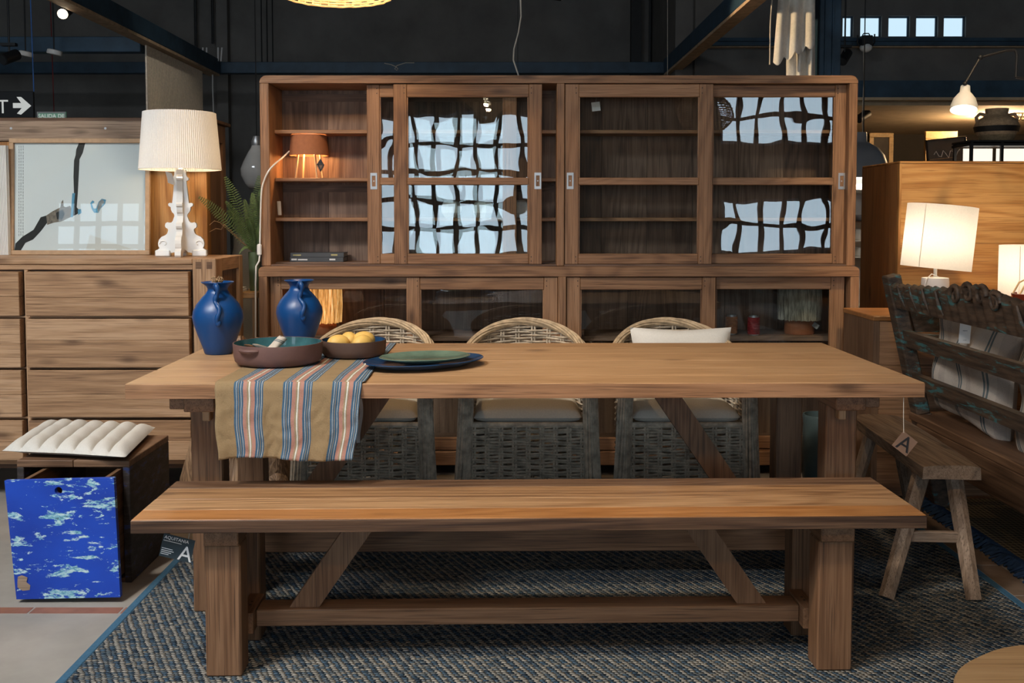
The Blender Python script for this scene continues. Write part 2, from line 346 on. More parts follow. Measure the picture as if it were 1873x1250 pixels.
# driftwood-like teak root
m, nt, b = new_mat('root_wood')
n1 = noise_node(nt, coords(nt, (6, 6, 1.6)), 1.0, 5, 0.6, 1.6)
s_ = math_node(nt, 'MULTIPLY_ADD', math_node(nt, 'SINE', math_node(nt, 'MULTIPLY', n1, 60)), 0.5, 0.5)
L(nt, ramp(nt, math_node(nt, 'MULTIPLY_ADD', s_, 0.4, math_node(nt, 'MULTIPLY', n1, 0.6)), [(0.15, (0.085, 0.042, 0.022)), (0.75, (0.37, 0.225, 0.125))]), b.inputs['Base Color'])
b.inputs['Roughness'].default_value = 0.55; bump(nt, b, s_, 0.4, 0.006); M['root_wood'] = m

# ------------------------------------------------------------------ mesh helpers
class MB:
    def __init__(s): s.v = []; s.f = []; s.uv = None
    def add(s, vs, fs):
        k = len(s.v); s.v += [Vector(p) for p in vs]; s.f += [tuple(i + k for i in f) for f in fs]; return s
    def box(s, x0, x1, y0, y1, z0, z1, bev=0.0, mat=None):
        if x1 < x0: x0, x1 = x1, x0
        if y1 < y0: y0, y1 = y1, y0
        if z1 < z0: z0, z1 = z1, z0
        c = ((x0 + x1) / 2, (y0 + y1) / 2, (z0 + z1) / 2); h = ((x1 - x0) / 2, (y1 - y0) / 2, (z1 - z0) / 2)
        b = min(bev, min(h) * 0.9); vs = []; idx = {}
        for sx in (-1, 1):
            for sy in (-1, 1):
                for sz in (-1, 1):
                    for a in range(3 if b > 0 else 1):
                        p = [h[0] * sx, h[1] * sy, h[2] * sz]
                        if b > 0:
                            for q in range(3):
                                if q != a: p[q] -= b * (sx, sy, sz)[q]
                        idx[(sx, sy, sz, a)] = len(vs); vs.append([c[q] + p[q] for q in range(3)])
        if mat is not None: vs = [mat @ Vector(p) for p in vs]
        def I(sg, a): return idx[(sg[0], sg[1], sg[2], a if b > 0 else 0)]
        fs = []
        for a in range(3):
            u, w = (a + 1) % 3, (a + 2) % 3
            for sg in (-1, 1):
                q = []
                for (p, r) in ((-1, -1), (1, -1), (1, 1), (-1, 1)):
                    g = [0, 0, 0]; g[a] = sg; g[u] = p; g[w] = r; q.append(I(g, a))
                fs.append(tuple(q))
        if b > 0:
            for a in range(3):
                u, w = (a + 1) % 3, (a + 2) % 3
                for p in (-1, 1):
                    for r in (-1, 1):
                        g0 = [0, 0, 0]; g0[u] = p; g0[w] = r; g1 = list(g0); g0[a] = -1; g1[a] = 1
                        fs.append((I(g0, u), I(g1, u), I(g1, w), I(g0, w)))
            for sx in (-1, 1):
                for sy in (-1, 1):
                    for sz in (-1, 1):
                        fs.append((I((sx, sy, sz), 0), I((sx, sy, sz), 1), I((sx, sy, sz), 2)))
        return s.add(vs, fs)
    def beam(s, p0, p1, w, h, up=(0, 0, 1), bev=0.0):
        p0 = Vector(p0); p1 = Vector(p1); d = (p1 - p0); ln = d.length; d.normalize()
        x = d.cross(Vector(up)).normalized(); z = x.cross(d).normalized()
        m = Matrix((x, d, z)).transposed().to_4x4(); m.translation = (p0 + p1) / 2
        return s.box(-w / 2, w / 2, -ln / 2, ln / 2, -h / 2, h / 2, bev, m)
    def tube(s, pts, r, seg=6, closed=False, caps=True):
        pts = [Vector(p) for p in pts]; n = len(pts)
        rr = r if isinstance(r, (list, tuple)) else [r] * n
        vs = []; fs = []; prev = None
        for i, p in enumerate(pts):
            if closed: t = pts[(i + 1) % n] - pts[i - 1]
            else: t = pts[min(i + 1, n - 1)] - pts[max(i - 1, 0)]
            t.normalize()
            if prev is None:
                a = Vector((0, 0, 1)) if abs(t.z) < 0.9 else Vector((1, 0, 0)); u = a.cross(t).normalized()
            else:
                u = prev - t * prev.dot(t); u.normalize()
            prev = u; w = t.cross(u)
            for k in range(seg):
                an = 2 * PI * k / seg; vs.append(p + (u * math.cos(an) + w * math.sin(an)) * rr[i])
        m = n if closed else n - 1
        for i in range(m):
            j = (i + 1) % n
            for k in range(seg):
                l = (k + 1) % seg; fs.append((i * seg + k, i * seg + l, j * seg + l, j * seg + k))
        if caps and not closed:
            fs.append(tuple(range(seg))[::-1]); fs.append(tuple((n - 1) * seg + k for k in range(seg)))
        return s.add(vs, fs)
    def lathe(s, prof, seg=32, c=(0, 0, 0), sx=1.0, sy=1.0, rot=0.0, wob=None, closed=False, caps=True):
        vs = []; fs = []; n = len(prof)
        for (r, z) in prof:
            for k in range(seg):
                a = 2 * PI * k / seg; q = r * (wob(a, z) if wob else 1.0)
                x = q * math.cos(a) * sx; y = q * math.sin(a) * sy
                vs.append((c[0] + x * math.cos(rot) - y * math.sin(rot), c[1] + x * math.sin(rot) + y * math.cos(rot), c[2] + z))
        for i in range(n if closed else n - 1):
            j = (i + 1) % n
            for k in range(seg):
                l = (k + 1) % seg; fs.append((i * seg + k, i * seg + l, j * seg + l, j * seg + k))
        if not closed and caps:
            if prof[0][0] > 1e-4: fs.append(tuple(range(seg))[::-1])
            if prof[-1][0] > 1e-4: fs.append(tuple((n - 1) * seg + k for k in range(seg)))
        return s.add(vs, fs)
    def prism(s, poly, t0, t1, plane='xz', m=None):
        n = len(poly); vs = []
        for t in (t0, t1):
            for (a, b) in poly:
                p = {'xz': (a, t, b), 'xy': (a, b, t), 'yz': (t, a, b)}[plane]; vs.append(m @ Vector(p) if m else p)
        fs = [tuple(range(n))[::-1], tuple(range(n, 2 * n))]
        for i in range(n): fs.append((i, (i + 1) % n, n + (i + 1) % n, n + i))
        return s.add(vs, fs)
    def grid(s, fn, nu, nv, uvfn=None):
        k = len(s.v)
        if uvfn is not None:
            if s.uv is None: s.uv = [(0, 0)] * k
        for i in range(nu + 1):
            for j in range(nv + 1):
                s.v.append(Vector(fn(i / nu, j / nv)))
                if uvfn is not None: s.uv.append(uvfn(i / nu, j / nv))
        for i in range(nu):
            for j in range(nv):
                a = k + i * (nv + 1) + j; s.f.append((a, a + 1, a + nv + 2, a + nv + 1))
        return s
    def sphere(s, c, r, sx=1, sy=1, sz=1, seg=16, rings=10):
        prof = [(max(1e-5, r * math.sin(PI * i / rings)), -r * sz * math.cos(PI * i / rings)) for i in range(rings + 1)]
        return s.lathe(prof, seg, c, sx, sy)
    def xform(s, m): s.v = [m @ p for p in s.v]; return s
    def mesh(s, name, smooth=35, off=None):
        me = bpy.data.meshes.new(name)
        vs = [p - off for p in s.v] if off is not None else s.v
        me.from_pydata([tuple(p) for p in vs], [], s.f)
        if s.uv is not None:
            lay = me.uv_layers.new(name='UVMap')
            for lp in me.loops: lay.data[lp.index].uv = s.uv[lp.vertex_index]
        bm = bmesh.new(); bm.from_mesh(me); bmesh.ops.recalc_face_normals(bm, faces=bm.faces); bm.to_mesh(me); bm.free()
        if smooth:
            me.polygons.foreach_set('use_smooth', [True] * len(me.polygons)); me.set_sharp_from_angle(angle=math.radians(smooth))
        return me

def tag(o, label, cat, group=None):
    o['label'] = label; o['category'] = cat
    if group: o['group'] = group
    return o
def thing(name, label, cat, loc=(0, 0, 0), rz=0.0, group=None):
    o = bpy.data.objects.new(name, None); COL.objects.link(o); o.empty_display_size = 0.05
    o.location = loc; o.rotation_euler = (0, 0, rz)
    return tag(o, label, cat, group)
def part(name, mb, mat, parent=None, world=False, smooth=35, label=None):
    off = None
    if parent is not None and world:
        off = Vector(parent.location)
        if parent.parent is not None: off = off + parent.parent.location
    me = mb.mesh(name, smooth, off) if isinstance(mb, MB) else mb
    if not me.materials: me.materials.append(M[mat])
    o = bpy.data.objects.new(name, me); COL.objects.link(o); o.parent = parent
    if label: o['label'] = label
    return o
def solo(name, mb, mat, label, cat, group=None, loc=None, smooth=35):
    """a thing of one mesh; its origin goes to loc (its base)"""
    if loc is None:
        c = sum(mb.v, Vector()) / len(mb.v); loc = Vector((c.x, c.y, min(p.z for p in mb.v)))
    o = part(name, mb.mesh(name, smooth, Vector(loc)), mat); o.location = loc
    return tag(o, label, cat, group)
def struct(name, mb, mat, parent=None, smooth=0):
    o = part(name, mb, mat, parent, False, smooth)
    if parent is None: o['kind'] = 'structure'
    return o
def dup(root, loc=None, rz=None, label=None):
    r = root.copy(); COL.objects.link(r)
    if loc is not None: r.location = loc
    if rz is not None: r.rotation_euler = (0, 0, rz)
    if label: r['label'] = label
    for ch in list(root.children):
        c = ch.copy(); COL.objects.link(c); c.parent = r
        for g in list(ch.children):
            d = g.copy(); COL.objects.link(d); d.parent = c
    return r
def text_part(name, s, size, mat, parent, mtx, extrude=0.0004, align='CENTER'):
    cu = bpy.data.curves.new(name, 'FONT'); cu.body = s; cu.size = size; cu.align_x = align; cu.align_y = 'CENTER'; cu.extrude = extrude; cu.resolution_u = 3
    t = bpy.data.objects.new('tmp_text', cu); COL.objects.link(t)
    bpy.context.view_layer.update()
    me = bpy.data.meshes.new_from_object(t.evaluated_get(bpy.context.evaluated_depsgraph_get()))
    bpy.data.objects.remove(t, do_unlink=True); bpy.data.curves.remove(cu)
    me.transform(mtx); me.name = name; me.materials.clear(); me.materials.append(M[mat])
    o = bpy.data.objects.new(name, me); COL.objects.link(o); o.parent = parent
    return o
def point_light(name, loc, power, col, radius=0.04, parent=None):
    l = bpy.data.lights.new(name, 'POINT'); l.energy = power; l.color = col; l.shadow_soft_size = radius
    o = bpy.data.objects.new(name, l); COL.objects.link(o); o.location = loc
    if parent: o.parent = parent
    return o
def spot_light(name, loc, target, power, col, angle, blend=0.5, radius=0.04):
    l = bpy.data.lights.new(name, 'SPOT'); l.energy = power; l.color = col; l.shadow_soft_size = radius
    l.spot_size = math.radians(angle); l.spot_blend = blend
    o = bpy.data.objects.new(name, l); COL.objects.link(o); o.location = loc
    o.rotation_euler = (Vector(target) - Vector(loc)).to_track_quat('-Z', 'Y').to_euler()
    return o
def face_cam(loc, rx=PI / 2, ry=0.0, rz=0.0):
    return Matrix.Translation(loc) @ Matrix.Rotation(rz, 4, 'Z') @ Matrix.Rotation(ry, 4, 'Y') @ Matrix.Rotation(rx, 4, 'X')
def smoothstep(a, b, x):
    t = max(0.0, min(1.0, (x - a) / (b - a))); return t * t * (3 - 2 * t)
# ================================================================== the setting
fl = struct('floor', MB().box(-7, 6.6, -5.2, 12, -0.12, 0.0), 'concrete')
# narrow terracotta tiles let into the floor: one course across (left) and one along the rug (right)
bt = MB().box(-0.1425, 0.1425, -0.024, 0.024, -0.004, 0.0012, 0.0008).mesh('brick', 0); bt.materials.append(M['terracotta_tile'])
for k in range(5):
    o = bpy.data.objects.new('brick', bt); COL.objects.link(o); o.parent = fl; o.location = (-1.387 - 0.292 * k + 0.0, 3.155, 0)
o = bpy.data.objects.new('brick', bt); COL.objects.link(o); o.parent = fl; o.location = (-1.095, 3.155, 0)
bt2 = MB().box(-0.048, 0.048, -0.1425, 0.1425, -0.004, 0.0012, 0.0008).mesh('brick', 0); bt2.materials.append(M['brown_tile'])
for k in range(10):
    o = bpy.data.objects.new('brick', bt2); COL.objects.link(o); o.parent = fl; o.location = (1.755, 2.55 + 0.292 * k, 0)
struct('ceiling', MB().box(-7, 6.6, -5.2, 12, 4.5, 4.62), 'charcoal_ceiling')
struct('wall_left', MB().box(-7.15, -7, -5.2, 12, 0, 4.5), 'charcoal_wall')
struct('wall_right', MB().box(6.6, 6.75, -5.2, 12, 0, 4.5), 'charcoal_wall')
wb = struct('wall_back', MB().box(-7, 1.6, 10, 10.15, 0, 4.5), 'charcoal_wall')
struct('wall_alcove', MB().box(1.6, 6.6, 11.5, 11.65, 0, 4.5), 'alcove_black')
struct('wall_alcove_side', MB().box(1.45, 1.6, 8.6, 11.5, 0, 4.5), 'charcoal_wall')
ZM = az(180, 8.5)
# mezzanine front: dark wall over the alcove, pierced by a row of small windows
YW = 8.5
wz0, wz1 = az(68, YW), az(29, YW)
xs = [(ax(1533, YW), ax(1553, YW)), (ax(1565, YW), ax(1604, YW)), (ax(1616, YW), ax(1655, YW)), (ax(1666, YW), ax(1706, YW)), (ax(1716, YW), ax(1756, YW))]
mf = MB().box(1.6, 6.6, YW, YW + 0.14, ZM, wz0).box(1.6, 6.6, YW, YW + 0.14, wz1, 4.5)
edges = [1.6] + [e for p in xs for e in p] + [6.6]
for i in range(0, len(edges), 2): mf.box(edges[i], edges[i + 1], YW, YW + 0.14, wz0, wz1)
struct('wall_mezzanine', mf, 'charcoal_wall')
for i, (a_, b_) in enumerate(xs):
    w = struct('window_%d' % (i + 1), MB().box(a_ - 0.001, a_ + 0.012, YW + 0.03, YW + 0.07, wz0, wz1).box(b_ - 0.012, b_ + 0.001, YW + 0.03, YW + 0.07, wz0, wz1).box(a_ + 0.012, b_ - 0.012, YW + 0.03, YW + 0.07, wz0, wz0 + 0.012).box(a_ + 0.012, b_ - 0.012, YW + 0.03, YW + 0.07, wz1 - 0.012, wz1), 'steel_blue')
    part('pane', MB().box(a_ + 0.012, b_ - 0.012, YW + 0.045, YW + 0.055, wz0 + 0.012, wz1 - 0.012), 'far_sky_pane', w)
struct('trim_1', MB().box(1.62, 6.55, YW - 0.1, YW - 0.002, az(83, YW - .1), az(69, YW - .1)).box(1.62, 6.55, YW - 0.13, YW - 0.1, az(76, YW - .1), az(70, YW - .1)), 'steel_blue')
struct('trim_2', MB().box(1.62, 6.55, YW - 0.06, YW - 0.002, az(88.5, YW), az(84.5, YW)), 'beam_timber')
struct('trim_3', MB().box(1.62, 6.55, YW - 0.16, YW - 0.002, ZM - 0.01, az(152, YW)), 'steel_blue')
struct('trim_4', MB().box(1.62, 6.55, YW - 0.18, YW - 0.10, ZM - 0.035, ZM - 0.012), 'warm_plaster')
struct('ceiling_alcove', MB().box(1.6, 6.6, YW - 0.0, 11.5, ZM - 0.06, ZM - 0.001), 'warm_plaster')
# steel frame of the showroom: beams running to the back wall, cross beams, timber underside
def frame_beam(n, a, b, h, w=0.1):
    a = Vector(a); b = Vector(b)
    struct('trim_%d' % n, MB().beam(a, b, w, h, bev=0.004), 'steel_blue')
    struct('trim_%d' % (n + 1), MB().beam(a - Vector((0, 0, h / 2 + 0.011)), b - Vector((0, 0, h / 2 + 0.011)), w * 0.95, 0.02), 'beam_timber')
pl = at(392, 122, 9.0); pr_ = at(1224, 122, 9.0)
frame_beam(5, (pl.x, 3.2, pl.z), (pl.x, 9.0, pl.z), 0.13)
frame_beam(7, (pr_.x, 3.2, pr_.z), (pr_.x, 9.0, pr_.z), 0.13)
struct('trim_9', MB().beam((-6.9, 9.1, az(125, 9.1)), (1.44, 9.1, az(125, 9.1)), 0.1, 0.1, bev=0.004), 'steel_blue')
struct('trim_10', MB().beam((-6.9, 7.4, az(83, 7.4)), (pl.x - 0.06, 7.4, az(83, 7.4)), 0.1, 0.11, bev=0.004), 'steel_blue')
# column beside the white cloth
xa, xb = ax(1492, 6.4), ax(1531, 6.4)
struct('trim_11', MB().box(xa, xb, 6.4, 6.5, 0, 4.49, 0.004).box(xa + 0.03, xa + 0.036, 6.385, 6.4, 0, 4.49).box(xb - 0.06, xb - 0.052, 6.385, 6.4, 0, 4.49), 'steel_blue')
# pilaster and conduits on the back wall
struct('trim_12', MB().box(ax(402, 9.9), ax(422, 9.9), 9.9, 9.999, 0, 4.49), 'charcoal_wall')
struct('trim_13', MB().box(ax(1152, 9.9), ax(1170, 9.9), 9.9, 9.999, 0, 4.49), 'steel_dark')
for px, y0, y1, lb in ((365, -60, 112, 'thin dark conduit on back wall left of the pilaster'), (396, -60, 80, 'thin dark conduit running down the pilaster on back wall'),
                       (1186, -60, 116, 'dark conduit on back wall, left one beside the junction box'), (1214, -60, 116, 'dark conduit on back wall, right one beside the junction box')):
    Y = 9.93 if px != 396 else 9.88
    solo('conduit_pipe', MB().tube([(ax(px, Y), Y, az(y0, Y)), (ax(px, Y), Y, az(y1, Y))], 0.014, 8), 'steel_dark', lb, 'pipe')
solo('junction_box', MB().box(ax(1200, 9.9), ax(1232, 9.9), 9.9, 9.995, az(4, 9.9), az(-30, 9.9), 0.01), 'steel_dark', 'small dark junction box high on the back wall', 'box')
for i, px in enumerate((484, 494, 504)):
    solo('hanging_cable', MB().tube([(ax(px, 9.7), 9.7, 4.49), (ax(px, 9.7), 9.7, az(135, 9.7))], 0.006, 6), 'matt_black', ['left', 'middle', 'right'][i] + ' one of three black cables down the dark back wall', 'cable', 'black cables on the back wall')

# rear wall behind the camera with its steel windows, and the roof light
def rear_window(n, x0, x1, z0, z1, nc, nr):
    fw = 0.05
    w = MB().box(x0, x1, -5.05, -4.97, z0, z0 + fw).box(x0, x1, -5.05, -4.97, z1 - fw, z1).box(x0, x0 + fw, -5.05, -4.97, z0 + fw, z1 - fw).box(x1 - fw, x1, -5.05, -4.97, z0 + fw, z1 - fw)
    o = struct('window_%d' % n, w, 'steel_dark')
    mw = 0.036; cw = (x1 - x0 - 2 * fw) / nc; rh = (z1 - z0 - 2 * fw) / nr
    for i in range(1, nc): part('mullion', MB().box(x0 + fw + i * cw - mw, x0 + fw + i * cw + mw, -5.04, -4.98, z0 + fw, z1 - fw), 'steel_dark', o)
    for j in range(1, nr): part('glazing_bar', MB().box(x0 + fw, x1 - fw, -5.03, -4.99, z0 + fw + j * rh - mw, z0 + fw + j * rh + mw), 'steel_dark', o)
    for i in range(nc):
        for j in range(nr):
            xa_, xb_, za_, zb_ = x0 + fw + i * cw + mw, x0 + fw + (i + 1) * cw - mw, z0 + fw + j * rh + mw, z0 + fw + (j + 1) * rh - mw
            part('pane', MB().add([(xa_, -5.01, za_), (xb_, -5.01, za_), (xb_, -5.01, zb_), (xa_, -5.01, zb_)], [(0, 1, 2, 3)]), 'sky_pane', o, smooth=0)
bays = [(-6.7, -4.7, 1.2, 2.65, 6, 4), (-2.0, 0.55, 0.62, 2.8, 8, 5), (3.1, 5.1, 0.7, 1.56, 6, 2), (3.1, 5.1, 2.28, 3.2, 6, 2)]
for i, bay in enumerate(bays): rear_window(6 + i, *bay)
rw = MB()
cut = sorted(set([-7.0, 6.6] + [b[0] for b in bays] + [b[1] for b in bays]))
for a_, b_ in zip(cut[:-1], cut[1:]):
    holes = sorted([(q[2], q[3]) for q in bays if q[0] <= a_ + 1e-6 and q[1] >= b_ - 1e-6]); z = 0.0
    for h0, h1 in holes:
        rw.box(a_, b_, -5.15, -4.97, z, h0); z = h1
    rw.box(a_, b_, -5.15, -4.97, z, 4.5)
struct('wall_rear', rw, 'rear_wall')
rl = struct('window_10', MB().box(-4.05, -3.95, -0.45, 1.25, 4.34, 4.49).box(-2.05, -1.95, -0.45, 1.25, 4.34, 4.49).box(-3.95, -2.05, -0.45, -0.35, 4.34, 4.49).box(-3.95, -2.05, 1.15, 1.25, 4.34, 4.49), 'steel_dark')
part('pane', MB().box(-3.95, -2.05, -0.35, 1.15, 4.40, 4.41), 'sky_pane', rl)

# ================================================================== rugs
RX0, RX1, RY0, RY1 = -1.225, 1.695, 1.2, 4.62
rg = thing('woven_rug', 'blue and beige woven rug under the dining table and bench', 'rug', (0.2, 3.0, 0))
bw = 0.028
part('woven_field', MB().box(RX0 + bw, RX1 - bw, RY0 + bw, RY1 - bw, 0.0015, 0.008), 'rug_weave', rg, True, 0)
for nm, q in (('border_strip', (RX0, RX0 + bw, RY0, RY1)), ('border_strip', (RX1 - bw, RX1, RY0, RY1)), ('border_strip', (RX0 + bw, RX1 - bw, RY0, RY0 + bw)), ('border_strip', (RX0 + bw, RX1 - bw, RY1 - bw, RY1))):
    part(nm, MB().box(q[0], q[1], q[2], q[3], 0.0015, 0.0095, 0.003), 'blue_border', rg, True)
RUG = 0.008
jr = thing('jute_rug', 'straw coloured jute rug with navy fringe under the carved bench', 'rug', (2.8, 3.8, 0))
part('woven_field', MB().box(1.875, 3.9, 1.8, 4.39, 0.0015, 0.012), 'jute_weave', jr, True, 0)
fr = MB()
for k in range(330):
    y = 1.82 + 2.55 * k / 330 + R.uniform(-.004, .004); l = R.uniform(0.05, 0.085); dy = R.uniform(-.03, .03)
    fr.tube([(1.885, y, 0.013), (1.875 - l * .5, y + dy * .5, 0.018 + R.uniform(0, .012)), (1.875 - l, y + dy, 0.0065)], [0.008, 0.0065, 0.004], 4)
fo = part('fringe', fr, 'fringe_navy', jr, True); fo['kind'] = 'stuff'

# ================================================================== dining table
TZ = 0.77
tb = thing('dining_table', 'long teak trestle dining table set with blue pitchers and bowls', 'table', (0.058, 3.455, RUG), 0.0115)
TL = 1.2065; TD = 0.475
def tz(z): return z - RUG
ys = [-TD, -0.325, -0.165, 0.0, 0.17, 0.33, TD]
for i in range(6):
    part('top_plank', MB().box(-TL + R.uniform(0, .0015), TL - R.uniform(0, .0015), ys[i] + (0.0006 if i else 0), ys[i + 1] - (0.0006 if i < 5 else 0), tz(TZ - 0.045), tz(TZ - R.uniform(0, 0.0004)), 0.0011), 'teak_table_x', tb)
part('added_dark_strip', MB().box(-TL + .001, TL - .001, -TD - 0.0045, -TD - 0.0003, tz(TZ - 0.045), tz(TZ - 0.002), 0.001), 'teak_cabinet_x', tb)  # added strip of darker teak, so the front face reads as shaded
for s in (-1, 1):
    xc = s * 1.0
    part('cross_beam', MB().box(xc - 0.047, xc + 0.047, -0.43, 0.43, tz(0.675), tz(0.7248), 0.003), 'teak_leg_y', tb)
    part('outer_batten', MB().box(xc + s * 0.05, xc + s * 0.1, -0.40, 0.40, tz(0.678), tz(0.7248), 0.003), 'teak_leg_y', tb)
    for q in (-1, 1):
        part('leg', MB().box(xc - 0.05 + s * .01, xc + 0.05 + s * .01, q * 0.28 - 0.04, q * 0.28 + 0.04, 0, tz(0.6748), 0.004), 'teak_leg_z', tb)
        part('peg', MB().box(xc - 0.012, xc + 0.012, q * 0.34 - 0.018, q * 0.34 + 0.018, tz(0.632), tz(0.6746), 0.003), 'teak_table_z', tb)
    part('end_stretcher', MB().box(xc - 0.04 + s * .01, xc + 0.04 + s * .01, -0.239, 0.239, 0.10, 0.185, 0.003), 'teak_leg_y', tb)
    part('brace', MB().beam((s * 0.80, 0, 0.188), (s * 0.44, 0, tz(0.7245)), 0.055, 0.07, up=(0, 1, 0), bev=0.003) if False else
         MB().prism([(s * 0.86, 0.1865), (s * 0.765, 0.1865), (s * 0.405, tz(0.7246)), (s * 0.50, tz(0.7246))], -0.03, 0.03, 'xz'), 'teak_leg_z', tb, smooth=0)
part('long_stretcher', MB().box(-0.9695, 0.9695, -0.035, 0.035, 0.095, 0.186, 0.003), 'teak_leg_x', tb)

# ================================================================== bench
BZ = 0.46
bn = thing('trestle_bench', 'long teak trestle bench in front of the dining table', 'bench', (0.067, 2.848, RUG), 0.0215)
BL_ = 1.077; BD = 0.196
def bz(z): return z - RUG
ys = [-BD, -0.105, 0.0, 0.115, BD]
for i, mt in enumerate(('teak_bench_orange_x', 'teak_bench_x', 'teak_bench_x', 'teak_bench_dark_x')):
    part('seat_plank', MB().box(-BL_ + R.uniform(0, .002), BL_ - R.uniform(0, .002), ys[i] + (0.0005 if i else 0), ys[i + 1] - (0.0005 if i < 3 else 0), bz(BZ - 0.036), bz(BZ - R.uniform(0, .0004)), 0.0011), mt, bn)
part('added_dark_strip', MB().box(-BL_ + .001, BL_ - .001, -BD - 0.0045, -BD - 0.0003, bz(BZ - 0.036), bz(BZ - 0.002), 0.001), 'teak_bench_dark_x', bn)  # added strip, makes the front edge darker than the plank's own wood
for s in (-1, 1):
    xc = s * 0.845
    part('cross_beam', MB().box(xc - 0.047, xc + 0.047, -0.168, 0.168, bz(0.376), bz(0.4238), 0.003), 'teak_leg_y', bn)
    for q in (-1, 1):
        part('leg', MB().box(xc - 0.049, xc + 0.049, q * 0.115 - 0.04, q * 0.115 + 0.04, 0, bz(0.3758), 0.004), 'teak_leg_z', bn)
    es = part('end_stretcher', MB().box(xc - s * 0.04 - 0.022, xc - s * 0.04 + 0.022, -0.0745, 0.0745, 0.085, 0.145, 0.002), 'teak_leg_y', bn)
    for q in (-1, 1): part('screw_hole', MB().lathe([(0.004, 0), (0.004, 0.0012)], 10, (xc - s * 0.04, q * 0.012, 0.1445)), 'screw_dark', es)
    part('brace', MB().prism([(s * 0.69, 0.1405), (s * 0.605, 0.1405), (s * 0.415, bz(0.4236)), (s * 0.50, bz(0.4236))], -0.022, 0.022, 'xz'), 'teak_leg_z', bn, smooth=0)
part('long_stretcher', MB().box(-0.782, 0.782, -0.04, 0.04, 0.092, 0.14, 0.003), 'teak_leg_x', bn)

# ================================================================== glazed cabinet: lower sideboard and upper hutch
YL = 4.82; YU = 4.87
def X(px, Y=YU): return (px - CX) / F * Y * 1.0 * (1 / math.cos(TH)) * 0.9986
sb = thing('sideboard', 'long low teak sideboard with sliding glass doors behind the wicker chairs', 'sideboard', ((X(472, YL) + X(1573, YL)) / 2, YL, 0))
xl, xr = X(472, YL), X(1573, YL); zt = az(488, YL); zt0 = az(506, YL); YB = 5.27
def rounded_top(x0, x1, y0, y1, z0, z1, r):
    pts = [(x0, z0)]
    for k in range(7):
        a = PI - PI / 2 * k / 6; pts.append((x0 + r + r * math.cos(a), z1 - r + r * math.sin(a)))
    for k in range(7):
        a = PI / 2 - PI / 2 * k / 6; pts.append((x1 - r + r * math.cos(a), z1 - r + r * math.sin(a)))
    pts.append((x1, z0)); return MB().prism(pts, y0, y1, 'xz')
part('top_board', rounded_top(xl, xr, YL, YB, zt0, zt, 0.022), 'teak_cabinet_x', sb, True)
pw = 0.042
part('side_panel', MB().box(xl, xl + pw, YL, YB, 0.0, zt0 - 0.0005, 0.003), 'teak_cabinet_z', sb, True)
part('side_panel', MB().box(xr - pw, xr, YL, YB, 0.0, zt0 - 0.0005, 0.003), 'teak_cabinet_z', sb, True)
xm0, xm1 = X(1021, YL), X(1036, YL)
part('center_post', MB().box(xm0, xm1, YL, YL + 0.12, 0.1205, zt0 - 0.0005, 0.003), 'teak_cabinet_z', sb, True)
part('base_rail', MB().box(xl + pw + .0005, xr - pw - .0005, YL + 0.004, YL + 0.06, 0.052, 0.12, 0.003), 'teak_cabinet_x', sb, True)
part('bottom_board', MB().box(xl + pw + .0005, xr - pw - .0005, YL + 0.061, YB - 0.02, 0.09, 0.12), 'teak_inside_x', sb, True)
nb = 11
for k in range(nb):
    w = (xr - xl - 2 * pw) / nb; q = xl + pw + k * w
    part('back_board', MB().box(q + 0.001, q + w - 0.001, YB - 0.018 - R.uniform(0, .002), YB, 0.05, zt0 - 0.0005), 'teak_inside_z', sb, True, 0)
zsh = az(612, 5.02)
for a_, b_ in ((xl + pw + .001, xm0 + 0.006), (xm0 + 0.008, xr - pw - .001)):
    part('shelf', MB().box(a_, b_, YL + 0.125, YB - 0.022, zsh - 0.025, zsh, 0.002), 'teak_inside_x', sb, True)
